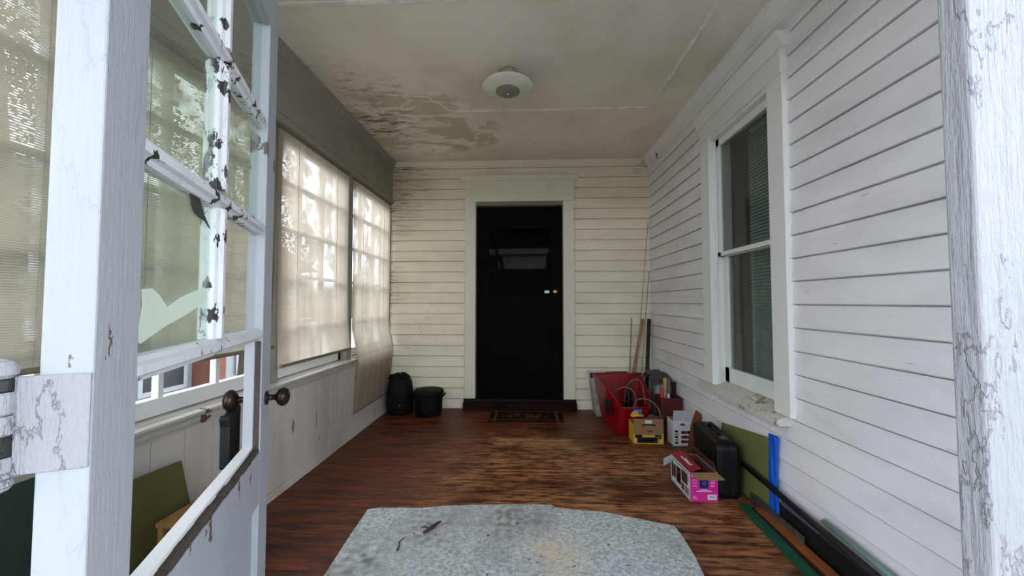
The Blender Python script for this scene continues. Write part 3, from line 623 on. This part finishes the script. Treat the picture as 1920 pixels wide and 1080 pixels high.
MB().lathe([(.006, 0), (.006, .006)], (.045, -.135, .11), (0, -1, 0), 12).build('buckle', plain((180, 180, 180), .3, .8, name='small_buckle'), t)
t = thing('black_bucket_bag', 'low wide black bag with a flat top beside the tall bag', 'bag', (-.995, 3.78, 0))
MB().lathe([(.115, 0), (.128, .006), (.135, .06), (.140, .18), (.142, .205)], (0, 0, 0), (0, 0, 1), 36).build('bag_body', bc, t, smooth=True)
MB().lathe([(.147, .205), (.152, .212), (.150, .238), (.140, .247), (.05, .252), (.001, .253)], (0, 0, 0), (0, 0, 1), 36).build('lid', bc, t, smooth=True)
for s_ in (-1, 1): MB().tube([(s_ * .135, -.035, .17), (s_ * .16, -.03, .205), (s_ * .162, .03, .205), (s_ * .135, .035, .17)], .009, 8).build('handle', bc, t, smooth=True)

# ================================================================== RIGHT CLUSTER
kraft = plain((158, 120, 82), 0.85, var=0.1, scale=9, name='kraft_card'); dkraft = plain((104, 68, 46), 0.9, var=.15, scale=9, name='dark_card')
wht = plain((214, 214, 216), .6, var=.05, name='white_card'); mag = plain((214, 44, 146), .5, var=.05, name='magenta_print'); redp = plain((150, 22, 42), .45, var=.08, name='red_print')
blk = plain((18, 18, 20), .45, var=.1, name='black_print'); navy = plain((30, 40, 96), .5, var=.1, name='navy_print'); pinkl = plain((240, 150, 205), .5, var=.05, name='pale_pink_print')
yel = plain((226, 178, 60), .5, var=.06, name='yellow_print'); gry = plain((130, 130, 134), .5, name='grey_print')
def shell(w, d, h, th=.004, mo=0, mi=1):
    mb = MB(); a, b = w / 2, d / 2
    mb.box((-a, -b, 0), (a, b, th), mi)
    l_ = th * .3; mb.box((-a + th, -b + th, th), (a - th, -b + th + l_, h), mi).box((-a + th, b - th - l_, th), (a - th, b - th, h), mi).box((-a + th, -b + th, th), (-a + th + l_, b - th, h), mi).box((a - th - l_, -b + th, th), (a - th, b - th, h), mi)
    for (p, q_) in (((-a, -b, 0), (a, -b + th, h)), ((-a, b - th, 0), (a, b, h)), ((-a, -b + th, 0), (-a + th, b - th, h)), ((a - th, -b + th, 0), (a, b - th, h))): mb.box(p, q_, mo)
    return mb

# --- red plastic bin with a low scooped front
redm = plain((150, 6, 20), .36, var=.1, scale=4, spec=.5, name='glossy_red_plastic')
t = thing('red_plastic_bin', 'large red plastic bin with a cut-down front, full of cables', 'bin', (.90, 3.46, 0), (0, 0, R(4)))
# rim and base loops going front-left, front-right, mid-right, back-right, back-left, mid-left
base_ = [(-.14, -.17, 0), (.10, -.17, 0), (.125, .0, 0), (.125, .19, 0), (-.17, .19, 0), (-.16, .0, 0)]
rim = [(-.115, -.225, .235), (.115, -.225, .235), (.20, -.04, .30), (.215, .25, .435), (-.235, .25, .435), (-.215, -.10, .39)]
def loft(lo, hi, n_=10, off=0.0):
    mb = MB(); k = len(lo); rows = []
    for i in range(n_ + 1):
        f__ = i / n_; rows += [tuple(lo[j][c_] * (1 - f__) + hi[j][c_] * f__ for c_ in range(3)) for j in range(k)]
    fs = [(i * k + j, i * k + (j + 1) % k, (i + 1) * k + (j + 1) % k, (i + 1) * k + j) for i in range(n_) for j in range(k)] + [tuple(range(k))]
    return mb.add(rows, fs)
loft(base_, rim).build('bin_body', redm, t, solid=.006, bevel=.003)
rp_ = [Vector(p) for p in rim]; rp_.append(rp_[0])
MB().tube(rp_, .008, 8).build('rim', redm, t, smooth=True)
MB().prism([(-.18, .16), (-.02, .14), (.0, .26), (-.15, .29)], 0, -.203, -.199).build('hand_hole', blk, t)['label'] = 'dark hand hole in the left side of the bin'
mb = MB().box((-.02, -.232, .165), (.055, -.214, .225), 0).box((-.012, -.2335, .180), (.03, -.2315, .213), 1)
mb.build('sticker', [plain((60, 120, 190), .4, name='blue_label'), plain((170, 205, 225), .4, name='pale_label')], t)['label'] = 'small blue and white sticker on the front'
grc = plain((120, 108, 98), .45, name='grey_cable'); dkc = plain((36, 30, 30), .5, name='dark_cable')
def cable(pts, r, mat, lab, name='cable', loc=(.90, 3.46, 0)):
    # smooth the polyline
    P = [Vector(p) for p in pts]; out = []
    for i in range(len(P) - 1):
        p0, p1, p2, p3 = P[max(i - 1, 0)], P[i], P[i + 1], P[min(i + 2, len(P) - 1)]
        for k_ in range(8):
            s_ = k_ / 8; out.append(.5 * ((2 * p1) + (p2 - p0) * s_ + (2 * p0 - 5 * p1 + 4 * p2 - p3) * s_ ** 2 + (3 * p1 - p0 - 3 * p2 + p3) * s_ ** 3))
    out.append(P[-1]); o = MB().tube(out, r, 8).build(name, mat, smooth=True); o.location = loc; return tag(o, lab, 'cable')
cable([(-.10, .05, .10), (-.12, .02, .28), (-.04, -.06, .37), (.04, -.12, .33), (.06, -.10, .12)], .0055, grc, 'grey cable looping up at the left inside the red bin')
cable([(.02, -.10, .16), (.05, -.16, .285), (.13, -.21, .30), (.19, -.26, .25), (.205, -.29, .18)], .0055, grc, 'grey cable hanging out over the low front of the red bin')
cable([(.05, .10, .10), (.06, .12, .36), (.12, .10, .46), (.20, -.02, .45), (.205, -.12, .34), (.207, -.17, .17)], .0065, dkc, 'thick dark cable arching over the right side of the red bin')
cable([(.0, .12, .08), (.02, .10, .30), (.06, .06, .40), (.14, .02, .40), (.17, .0, .20)], .006, grc, 'thin cable loop standing at the back inside the red bin')
cable([(-.13, .14, .05), (-.02, .03, .20), (.10, .06, .25), (.12, .12, .10)], .006, dkc, 'dark coiled cable low inside the red bin')
# black lump in the bin
o = MB().lathe([(.04, 0), (.05, .02), (.045, .11), (.03, .14)], (0, 0, 0), (0, 0, 1), 24).build('cable_reel', plain((14, 12, 12), .5, name='black_reel'), smooth=True); o.location = (.98, 3.52, .25); tag(o, 'black cylinder among the cables in the red bin', 'reel')
o.location = (.955, 3.60, .006); o.scale = (.8, .8, 2.2)
# items behind the bin
t = thing('white_tub', 'white tub mostly hidden behind the red bin', 'tub', (.80, 3.84, 0))
MB().prism([(-.12, 0), (.20, 0), (.22, .40), (-.165, .40)], 1, -.09, .10).build('tub_body', plain((186, 182, 176), .5, var=.25, scale=9, name='white_tub_plastic'), t, bevel=.01)
MB().box((-.172, -.10, .40), (.228, .11, .415)).build('lid', plain((218, 216, 212), .5, name='white_tub_lid'), t, bevel=.003)
for x_ in (-.165, -.09): MB().box((x_ - .012, -.112, .385), (x_ + .012, -.098, .435)).build('clip', blk, t, bevel=.003)
o = MB().tube([(0, 0, .012), (.10, 0, .014), (.22, .0, .016)], [.006, .012, .010], 8).build('hand_tool', plain((60, 54, 52), .5, name='dark_tool'), smooth=True); o.location = (.78, 3.80, .413); tag(o, 'dark hand tool lying on the white tub', 'tool')
# grey machine with a dark sheet thrown over
t = thing('grey_machine', 'grey and white plastic machine between the red bin and the right wall', 'machine', (1.222, 3.56, 0))
MB().prism([(-.045, 0), (.06, 0), (.065, .28), (.05, .43), (-.04, .43), (-.05, .30)], 1, -.10, .10).build('machine_body', plain((172, 174, 180), .4, name='grey_white_plastic'), t, bevel=.015)
MB().box((-.05, -.112, .10), (.05, -.10, .24)).build('machine_panel', plain((92, 98, 110), .4, name='blue_grey_panel'), t, bevel=.004)
MB().tube([(-.04, 0, .42), (-.035, 0, .452), (.035, 0, .452), (.04, 0, .42)], .01, 8).build('handle', plain((60, 60, 64), .4, name='machine_handle'), t, smooth=True)
random.seed(11)
rr_ = [[random.uniform(-1, 1) for _ in range(13)] for _ in range(13)]
def sheet(a, b):
    i, j = min(int(a * 12), 12), min(int(b * 12), 12)
    x = (a - .5) * .18; y = (b - .5) * .36; d_ = max(abs(x) - .055, 0) + max(abs(y) - .10, 0)
    return (x, y, 0.475 + .015 * rr_[i][j] - d_ * 1.0 + .02 * (1 - a))
o = MB().grid(sheet, 12, 12).build('dark_sheet', plain((74, 70, 68), .55, var=.25, scale=12, name='dirty_plastic_sheet'), smooth=True, solid=.003, sub=1); o.location = (1.212, 3.56, 0)
tag(o, 'crumpled dark sheet draped over the grey machine', 'sheet')
# leaning sticks in the corner
def stick(a, b, r, mat, lab, name, cat, box=None):
    a, b = Vector(a), Vector(b); d_ = b - a
    t_ = MB()
    if box:
        z_ = d_.normalized(); x_ = Vector((0, 1, 0)).cross(z_).normalized(); y_ = z_.cross(x_)
        t_.plate(-x_ * box[0] / 2 - y_ * box[1] / 2, x_ * box[0], d_, -box[1]) if False else t_.add(
            [q0 + x_ * sx_ * box[0] / 2 + y_ * sy_ * box[1] / 2 for q0 in (Vector((0, 0, 0)), d_) for sx_, sy_ in ((-1, -1), (1, -1), (1, 1), (-1, 1))],
            [(0, 3, 2, 1), (4, 5, 6, 7), (0, 1, 5, 4), (1, 2, 6, 5), (2, 3, 7, 6), (3, 0, 4, 7)])
        o = t_.build(name, mat, bevel=.001)
    else: o = t_.tube([Vector((0, 0, 0)), d_], r, 10).build(name, mat)
    o.location = a; return tag(o, lab, cat)
tan = plain((172, 132, 96), .6, name='tan_wood'); 
stick((1.155, 3.74, .0), (1.272, 3.955, .955), 0, plain((14, 14, 16), .4, name='black_bar'), 'black square bar leaning in the far right corner', 'black_bar', 'bar', (.032, .025))
stick((1.02, 3.90, 0), (1.215, 3.975, .955), 0, tan, 'wide tan wooden stick leaning beside the black bar', 'wooden_stick', 'stick', (.034, .010))
stick((1.04, 3.93, 0), (1.10, 3.980, .965), .006, plain((140, 132, 118), .5, name='greyish_rod'), 'thin grey rod leaning left of the tan stick', 'thin_rod', 'rod')
stick((1.085, 3.90, 0), (1.283, 3.982, 1.98), .004, plain((176, 170, 150), .5, name='pale_rod'), 'very long thin pale rod reaching high in the corner', 'long_rod', 'rod')
stick((1.12, 3.86, 0), (1.286, 3.975, 1.45), .004, plain((150, 140, 112), .5, name='straw_rod'), 'thin straw-coloured rod in front of the longest rod', 'thin_rod', 'rod')

# --- kraft and yellow tool carton
t = thing('tool_carton', 'small yellow and kraft carton with a drill picture before the red bin', 'carton', (.967, 3.13, 0), (0, 0, R(-1)))
mb = shell(.235, .15, .15, .004, 0, 1)
mb0 = mb; mb = MB().box((-.092, -.0772, .006), (.092, -.0752, .014), 0)
mb.box((-.088, -.0775, .012), (.072, -.0752, .055), 1).box((-.105, -.0778, .05), (-.05, -.0752, .075), 1).box((.05, -.0778, .045), (.10, -.0752, .075), 1)
mb.box((.03, -.0782, .055), (.055, -.0752, .061), 2).box((.06, -.0782, .052), (.09, -.0752, .062), 2).box((.05, -.0782, .022), (.085, -.0752, .028), 2).box((-.105, -.0782, .02), (-.095, -.0752, .03), 3).box((-.106, -.0782, .04), (-.098, -.0752, .05), 3)
mb0.add(mb.v, mb.f); mb0.m[-len(mb.m):] = [q + 2 for q in mb.m]; mb0.build('carton_body', [yel, kraft, yel, blk, gry, wht], t)
mb = MB().box((-.116, -.080, .083), (.116, -.0765, .20), 0).box((-.108, -.0805, .075), (.108, -.0765, .084), 0)
mb.box((-.048, -.0815, .150), (.05, -.0798, .158), 1).box((-.05, -.0815, .142), (-.042, -.0798, .158), 1).box((.044, -.0815, .142), (.052, -.0798, .158), 1)
mb.box((-.012, -.0815, .098), (.032, -.0798, .110), 2)
mb.build('flap', [kraft, blk, dkraft], t)['label'] = 'kraft front flap with a dark handle slot'
MB().box((-.028, -.083, .165), (.026, -.0805, .190)).build('sticker', wht, t)
o = MB().tube([(-.05, 0, .01), (-.03, .02, .03), (0, .0, .02), (.02, .02, .035), (.045, .0, .012), (.0, -.02, .022), (-.045, -.01, .012)], .011, 8).build('yellow_strap', yel, smooth=True)
o.location = (.895, 3.12, .152); tag(o, 'bundled yellow strap on top of the kraft and yellow carton', 'strap')
o.location = (.90, 3.125, .19)
o = MB().tube([(-.06, 0, .0), (-.02, .02, .022), (.03, .0, .012), (.10, .03, .03)], [.02, .026, .022, .012], 8).build('brown_rag', plain((92, 70, 52), .9, name='brown_rag'), smooth=True); o.location = (1.035, 3.13, .165); tag(o, 'brown crumpled rag in the top of the kraft and yellow carton', 'rag')
# --- dark red carton with tools
t = thing('dark_carton', 'tall dark red carton holding long tools by the right wall', 'carton', (1.203, 3.265, 0))
shell(.172, .15, .33, .005, 0, 1).build('carton_body', [plain((88, 22, 24), .7, name='dark_red_card'), plain((96, 44, 30), .85, name='brown_card_inside')], t)
MB().plate((.086, -.075, .33), (0, .15, 0), (.005, 0, -.12), .004).build('flap', dkraft, t)
stick((1.145, 3.25, .006), (1.14, 3.24, .40), .016, plain((196, 74, 74), .5, name='coral_red_handle'), 'coral red tube standing in the dark carton', 'red_tube', 'tube')
stick((1.182, 3.29, .006), (1.18, 3.28, .48), 0, plain((196, 164, 120), .6, name='pale_wood_bar'), 'pale wooden bar standing in the dark carton', 'wooden_bar', 'bar', (.022, .022))
stick((1.215, 3.29, .006), (1.212, 3.28, .475), .016, plain((110, 104, 96), .5, name='grey_pipe'), 'grey pipe beside the pale wooden bar in the dark carton', 'grey_pipe', 'pipe')
stick((1.248, 3.28, .006), (1.250, 3.26, .45), .019, plain((52, 10, 14), .35, name='maroon_tube'), 'maroon tube leaning against the right wall in the dark carton', 'maroon_tube', 'tube')
stick((1.19, 3.225, .006), (1.188, 3.22, .36), .009, wht, 'short white tube in front of the wooden bar', 'white_tube', 'tube')
# --- white carton with raised flap
t = thing('white_carton', 'white printed carton with its front flap standing open', 'carton', (1.220, 3.085, 0), (0, 0, R(1)))
mb = shell(.150, .12, .195, .004, 0, 1)
f0 = -.0608
mb0 = mb; mb = MB().lathe([(.021, 0), (.021, .0008)], (0, 0, 0), (0, -1, 0), 24, 0); mb.v = [(v[0], v[1] + f0, v[2] * .42 + .168) for v in mb.v]
for i in range(3):
    for j in range(3): mb.lathe([(.013, 0), (.013, .0008)], (.0 + .023 * j, f0, .035 + .036 * i), (0, -1, 0), 12, (1 + (i + j) % 2))
for j in range(5): mb.box((-.062, f0 - .0008, .02 + .022 * j), (-.036, f0, .034 + .022 * j), 3 if j % 2 else 1)
mb0.add(mb.v, mb.f); mb0.m[-len(mb.m):] = [q + 2 for q in mb.m]; mb0.build('carton_body', [wht, kraft, redp, blk, redp, gry], t)
MB().plate((-.075, -.060, .195), (.150, 0, 0), (.0, -.012, .085), .003).build('flap', plain((196, 196, 200), .6, name='inner_white_card'), t)
MB().plate((.075, -.06, .195), (0, .12, 0), (-.012, 0, .05), .003).build('flap', plain((196, 196, 200), .6, name='inner_white_card'), t)
# brown board between the white carton and the case
o = MB().prism([(-.02, 0), (.10, 0), (.10, .30), (.06, .33), (.02, .22)], 1, 0, .005).build('brown_card', plain((112, 62, 34), .85, name='brown_card'), bevel=.001)
o.location = (1.192, 2.84, 0); o.rotation_euler = (R(-4), 0, R(-4)); tag(o, 'brown cardboard sheet standing between the white carton and the black case', 'cardboard')

# --- pink carton
t = thing('pink_carton', 'open magenta and white carton nearest the black case', 'carton', (1.000, 2.335, 0), (0, 0, R(1)))
w, d, h = .156, .27, .160
mb = shell(w, d, h, .0035, 0, 1)
mb.box((-w / 2, -d / 2 - .0006, 0), (w / 2, -d / 2, h), 2)                # magenta front
mb0 = mb
f0 = -d / 2 - .0008; mb = MB()
mb.box((-.026, f0 - .0006, .075), (.024, f0, .135), 0).lathe([(.010, 0), (.012, .001)], (0, f0 - .0006, .105), (0, -1, 0), 14, 3)
mb.box((-.070, f0 - .0006, .140), (-.040, f0, .157), 1).box((-.024, f0 - .0006, .137), (.030, f0, .145), 1).box((-.014, f0 - .0006, .145), (.018, f0, .155), 1)
for j, z_ in enumerate((.124, .108, .090)):
    mb.box((-.068, f0 - .0006, z_ - .005), (-.040, f0, z_), 2); mb.box((.036, f0 - .0006, z_ - .006), (.064 - .004 * j, f0, z_ + .003), 2)
mb.box((.036, f0 - .0006, .138), (.060, f0, .144), 2)
for j in range(9): mb.box((-.042 + .0095 * j, f0 - .0006, .056), (-.035 + .0095 * j, f0, .062), 1)
for j in range(5): mb.box((-.022 + .0085 * j, f0 - .0006, .064), (-.016 + .0085 * j, f0, .069), 1)
for z_ in (.014, .021, .028): mb.box((-.064, f0 - .0006, z_), (-.02 - z_, f0, z_ + .004), 2)
mb.box((.018, f0 - .0006, .012), (.068, f0, .040), 1)
for j in range(7): mb.box((.030 + .0038 * j, f0 - .0012, .022), (.0322 + .0038 * j, f0 - .0006, .030), 4)
mb0.add(mb.v, mb.f); mb0.m[-len(mb.m):] = [q + 3 for q in mb.m]
f0 = -w / 2 - .0006; mb = MB()
mb.box((f0, -.115, .02), (f0 + .0006, -.06, .06), 1).box((f0, -.10, .07), (f0 + .0006, -.02, .135), 0).box((f0, -.01, .03), (f0 + .0006, .05, .125), 2).box((f0, .06, .04), (f0 + .0006, .10, .12), 0)
mb.box((f0, -.05, .02), (f0 + .0006, -.02, .06), 0).box((f0, -.12, .142), (f0 + .0006, .11, .150), 1).box((f0, -.115, .10), (f0 + .0006, -.105, .13), 1)
mb.box((f0, .105, .03), (f0 + .0006, .122, .13), 2).box((f0 - .0003, .0, .09), (f0 + .0003, .03, .11), 3)
mb0.add(mb.v, mb.f); mb0.m[-len(mb.m):] = [q + 8 for q in mb.m]
mb0.build('carton_body', [wht, dkraft, mag, navy, wht, pinkl, plain((60, 90, 170), .5, name='blue_print'), blk, plain((74, 54, 50), .5, name='brown_photo'), gry, blk, redp], t)
o = MB().plate((-w / 2, -d / 2 + .004, h), (0, d - .008, 0), (.066, 0, .022), -.003); o.build('flap', redp, t)['label'] = 'red flap with white script'
mb = MB(); uu = Vector((.066, 0, .022)); nn = Vector((0, 1, 0)).cross(uu).normalized() * -1
random.seed(5); yy = -.07
for q in range(11):
    hh_ = random.choice((.009, .012, .018)); o_ = Vector((-w / 2, yy, h)) + uu * .42 - nn * .0002
    o_ = Vector((-w / 2, yy, h)) + uu * .45 + Vector((-.0011, 0, .0033)); mb.plate(o_, (0, .009, 0), uu.normalized() * hh_, .0004); yy += .0125
mb.build('flap_print', wht, t)
MB().plate((-w / 2 + .004, -d / 2, h), (w - .004, 0, 0), (.012, -.055, -.012), .003).build('flap', kraft, t)['label'] = 'kraft inside of the front flap'
MB().plate((w / 2, -d / 2 + .006, h), (0, d - .01, 0), (-.022, 0, .055), .003).build('flap', plain((88, 48, 34), .85, name='brown_flap'), t)['label'] = 'brown inside of the right flap'
MB().plate((-w / 2, d / 2, h - .01), (-.055, -.02, -.012), (.01, .03, -.055), .003).build('flap', wht, t)['label'] = 'white flap sticking out at the back left'

# --- black tool case
t = thing('tool_case', 'large black plastic tool case standing on its edge', 'case', (1.151, 2.205, 0), (0, 0, R(-7)))
casem = plain((17, 17, 19), .48, var=.3, scale=9, spec=.3, name='scuffed_black_plastic')
L_, H_ = .45, .322
def rrect(l, h, r, x0=0, z0=0, s_=7):
    out = []
    for cx, cz, a0 in ((l - r, h - r, 0), (r, h - r, 90), (r, r, 180), (l - r, r, 270)):
        for i in range(s_ + 1): a = R(a0 + 90 * i / s_); out.append((x0 + cx + r * math.cos(a), z0 + cz + r * math.sin(a)))
    return out
def casehalf(xa, xb):
    mb = MB(); A_ = rrect(L_, H_, .045); B_ = rrect(L_ - .03, H_ - .03, .035, .015, .015)
    mb.prism(A_, 0, xa, (xa * .35 + xb * .65))
    xm = xa * .35 + xb * .65; k = len(A_)
    vs = [(xm, p[0], p[1]) for p in A_] + [(xb, p[0], p[1]) for p in B_]
    mb.add(vs, [(i, (i + 1) % k, k + (i + 1) % k, k + i) for i in range(k)] + [tuple(range(k, 2 * k))]); return mb
casehalf(-.003, -.066).build('shell', casem, t, bevel=.002); casehalf(.003, .060).build('shell', casem, t, bevel=.002)
MB().prism(rrect(L_ - .012, H_ - .012, .04, .006, .006), 0, -.0035, .0035).build('seam', blk, t)
mb = MB()
for q in range(5): mb.prism(rrect(.040, .20, .012, .055 + .075 * q, .055), 0, -.065, -.070)
mb.build('rib', casem, t, bevel=.002)
mb = MB().tube([(-.002, .15, H_ - .004), (-.002, .155, H_ + .02), (-.002, .175, H_ + .028), (-.002, .285, H_ + .028), (-.002, .305, H_ + .02), (-.002, .31, H_ - .004)], .010, 8); mb.build('handle', casem, t, smooth=True)
for y_ in (.07, .34):
    MB().box((-.022, y_, H_ - .004), (.020, y_ + .045, H_ + .008)).build('latch', plain((60, 60, 60), .4, name='dark_latch'), t, bevel=.003)
o = None
# --- olive board and blue wrap leaning on the wall
olv = plain((112, 118, 66), .7, var=.08, scale=5, name='olive_board'); 
t_ = MB().prism([(2.07, .035), (2.56, .035), (2.56, .365), (2.10, .435), (2.07, .43)], 0, 0, .005); o = t_.build('olive_board', olv, bevel=.001)
o.location = (1.175, 0, 0); o.rotation_euler = (0, R(13), 0)
# rotate about its own lower edge
o.data.transform(Matrix.Translation((0, -2.05, -.035))); o.location = (1.273, 2.05, .004); o.rotation_euler = (0, R(2.4), 0)
tag(o, 'olive green board leaning on the right wall behind the black case', 'board')
mb = MB(); random.seed(9)
def wrap(a, b):
    z_ = b * .39; th_ = a * 2 * math.pi
    w_ = .038 + .004 * math.sin(b * 7 + 1) - .004 * b; d_ = .008 + .002 * math.sin(b * 11 + 2)
    return (d_ * math.cos(th_) * (1 + .45 * math.sin(5 * th_ + b * 9)), w_ * math.sin(th_) + .006 * math.sin(b * 4), z_)
mb.grid(wrap, 28, 26); o = mb.build('blue_wrap', plain((22, 96, 214), .35, var=.15, scale=14, name='bright_blue_plastic'), smooth=True); o.location = (1.281, 2.028, .045)
tag(o, 'bright blue crumpled plastic wrap leaning on the wall beside the olive board', 'wrap')

# --- long strips lying along the right wall
def strip(a, b, w_, h_, mat, lab, name, cat, roll=0):
    a, b = Vector(a), Vector(b); d_ = (b - a); x_ = Vector((d_.y, -d_.x, 0)).normalized(); z_ = x_.cross(d_).normalized()
    if z_.z < 0: z_ = -z_
    q = Matrix.Rotation(roll, 3, d_.normalized()); x_ = q @ x_; z_ = q @ z_
    vs = [p + x_ * sx_ * w_ / 2 + z_ * sz_ * h_ for p in (Vector((0, 0, 0)), d_) for sx_, sz_ in ((-1, 0), (1, 0), (1, 1), (-1, 1))]
    o = MB().add(vs, [(0, 3, 2, 1), (4, 5, 6, 7), (0, 1, 5, 4), (1, 2, 6, 5), (2, 3, 7, 6), (3, 0, 4, 7)]).build(name, mat, bevel=.0015); o.location = a
    return tag(o, lab, cat)
def pipe(a, b, r, mat, lab, name, cat):
    a, b = Vector(a), Vector(b); o = MB().tube([Vector((0, 0, 0)), b - a], r, 14).build(name, mat, smooth=False); o.location = a
    for p in o.data.polygons: p.use_smooth = len(p.vertices) == 4
    return tag(o, lab, cat)
strip((1.183, 2.14, 0), (1.11, .55, 0), .036, .030, plain((20, 84, 56), .45, var=.12, name='green_painted_wood'), 'long green painted strip, outermost of the strips along the wall', 'green_strip', 'strip')
strip((1.243, 2.10, 0), (1.235, .55, 0), .040, .028, plain((160, 88, 48), .5, var=.2, scale=10, name='orange_brown_wood'), 'long orange-brown wooden strip beside the green strip', 'wooden_strip', 'strip')
strip((1.214, 2.12, 0), (1.180, .55, 0), .016, .016, plain((54, 26, 20), .6, name='dark_red_brown_wood'), 'dark red-brown strip between the green and orange strips', 'dark_strip', 'strip')
metal = plain((140, 136, 128), .35, .8, var=.15, name='worn_metal')
strip((1.262, 2.20, .0), (1.262, 1.80, .0), .012, .060, metal, 'short metal-edged piece lying against the wall among the strips', 'metal_strip', 'strip')
strip((1.287, 2.06, 0), (1.287, .6, 0), .016, .105, plain((22, 20, 20), .5, name='black_strip'), 'black board on edge against the wall behind the metal-edged piece', 'black_board', 'board')
pipe((1.250, 2.30, .197), (1.262, .75, .10), .015, plain((34, 36, 38), .4, name='black_pipe'), 'long black pipe leaning along the wall above the other strips', 'black_pipe', 'pipe')
pipe((1.270, 1.69, .190), (1.272, .60, .125), .011, plain((150, 184, 176), .3, var=.1, name='pale_aqua_tube'), 'pale aqua tube lying on the black pipe along the wall', 'aqua_tube', 'tube')
strip((1.287, 1.98, .106), (1.287, 1.74, .106), .010, .028, plain((96, 84, 104), .5, name='purple_grey_strip'), 'short purple-grey strip tucked behind the black pipe on the black board', 'purple_strip', 'strip')

# ================================================================== BEHIND THE OPEN DOOR (left, low)
o = MB().prism([(-.22, 0), (.25, 0), (.21, .48), (-.22, .50)], 0, 0, .010).build('olive_board', plain((92, 88, 44), .7, var=.1, scale=5, name='dark_olive_board'), bevel=.001)
o.location = (-1.355, 1.30, .002); o.rotation_euler = (0, R(-9.5), 0); tag(o, 'dark olive board leaning on the left wall behind the open door', 'board')
t = thing('wooden_crate', 'yellowish wooden rack behind the open door under the olive board', 'rack', (-1.235, 1.42, 0))
yw = plain((150, 112, 60), .7, var=.15, name='yellowed_wood')
for y_ in (-.09, .10):
    for x_ in (-.08, .08): MB().plate((x_ - .01, y_ - .01, 0), (.02, 0, 0), (0, .02, 0), .34).build('leg', yw, t)
for z_ in (.10, .20, .32): MB().box((-.095, -.105, z_), (.095, .115, z_ + .018)).build('slat', yw, t, bevel=.002)
t = thing('grey_basin', 'grey plastic basin with a dark round hole beside the wooden rack', 'basin', (-1.09, 1.10, 0))
MB().prism([(-.12, 0), (.12, 0), (.14, .22), (-.14, .22)], 1, -.10, .10).build('basin_body', plain((124, 126, 120), .5, name='grey_basin_plastic'), t, bevel=.02)
MB().lathe([(.035, 0), (.035, .004)], (.135, -.02, .13), (1, 0, -.1), 20).build('hole', blk, t)
MB().tube([(-.08, -.1, .2), (-.07, -.1, .25), (.05, -.1, .26), (.08, -.1, .2)], .008, 8).build('handle', plain((150, 150, 142), .5, name='basin_handle'), t, smooth=True)
o = MB().prism([(-.25, 0), (.27, 0), (.27, .62), (-.25, .62)], 0, 0, .012).build('dark_green_panel', plain((38, 54, 48), .5, var=.08, name='dark_green_panel'), bevel=.001)
o.location = (-1.36, .80, .002); o.rotation_euler = (0, R(-8.5), 0); tag(o, 'dark green panel leaning on the left wall at the hinge side', 'panel')

# ================================================================== OUTSIDE
n = NM('pale_gravel'); n.pbr(n.mix(n.ramp(n.noise(1.2, 5), .35, .65), lin((150, 148, 142)), lin((176, 174, 168))), .95, n.bump(n.noise(30, 4), .6, .03))
tag(MB().box((-40, -40, -.7), (40, 40, -.6)).build('ground', n.m), 'pale gravel ground around the porch', 'ground', kind='structure')
# neighbouring white house seen low through the left window
t = thing('neighbouring_house', 'white neighbouring house glimpsed under the left blind', 'house', (-6.5, 3.5, -.6))
MB().box((-4, -7, 0), (0, 7, 2.6)).build('wall', plain((132, 134, 132), .7, var=.05, name='white_house_wall'), t)
MB().prism([(-4.4, 2.6), (.4, 2.6), (-2, 4.2)], 1, -7.3, 7.3).build('roof', plain((92, 88, 86), .8, name='grey_roof'), t)
for y_ in (-2.2, .2, 2.5, 4.6):
    w_ = MB().box((0, y_, .12), (.05, y_ + .9, 1.9)).build('window', plain((150, 150, 150), .5, name='house_window_frame'), t)
    MB().box((.05, y_ + .08, .2), (.055, y_ + .82, 1.82)).build('pane', plain((20, 24, 28), .4, name='house_window_pane'), w_)
MB().box((0, 3.55, 0), (.35, 3.95, 4.6)).build('chimney', plain((112, 58, 42), .8, name='brick'), t)
# shrubs and trees outside the left windows
lm = NM('foliage'); lm.pbr(lm.mix(lm.noise(6, 2), lin((52, 56, 42)), lin((92, 92, 72))), .8); 
def tree(x, y, zb, h, rad, nleaf, lab, seed, cat='tree', name='tree'):
    rnd_ = random.Random(seed); t = thing(name, lab, cat, (x, y, -.6))
    MB().tube([(0, 0, 0), (.05, .04, h * .4), (.0, -.05, h * .8)], [.10, .07, .03], 8).build('trunk', plain((70, 58, 48), .9, name='bark'), t)
    mb = MB(); cl = [(rnd_.uniform(-.7, .7) * rad, rnd_.uniform(-.7, .7) * rad, zb + rnd_.random() * (h - zb)) for _ in range(26)]
    for _ in range(nleaf):
        c_ = rnd_.choice(cl); p = Vector((c_[0] + rnd_.uniform(-.3, .3) * rad, c_[1] + rnd_.uniform(-.3, .3) * rad, c_[2] + rnd_.uniform(-.3, .3) * rad))
        a = Vector((rnd_.gauss(0, 1), rnd_.gauss(0, 1), rnd_.gauss(0, 1))).normalized(); b = a.orthogonal().normalized(); s_ = rnd_.uniform(.022, .045)
        mb.add([p - a * s_, p + b * s_ * .5, p + a * s_, p - b * s_ * .5], [(0, 1, 2, 3)])
    mb.build('foliage', lm.m, t)
tree(-4.2, 5.4, 1.4, 4.8, 1.1, 5000, 'leafy tree outside the farther left windows', 1)
tree(-4.4, 2.9, 1.6, 5.0, 1.1, 5000, 'leafy tree outside the bright reed blind', 2)
tree(-3.4, .5, .9, 4.6, 1.15, 7000, 'dense tree added outside to darken the left windows nearest the door', 3)  # crown added here to darken the two nearest blinds
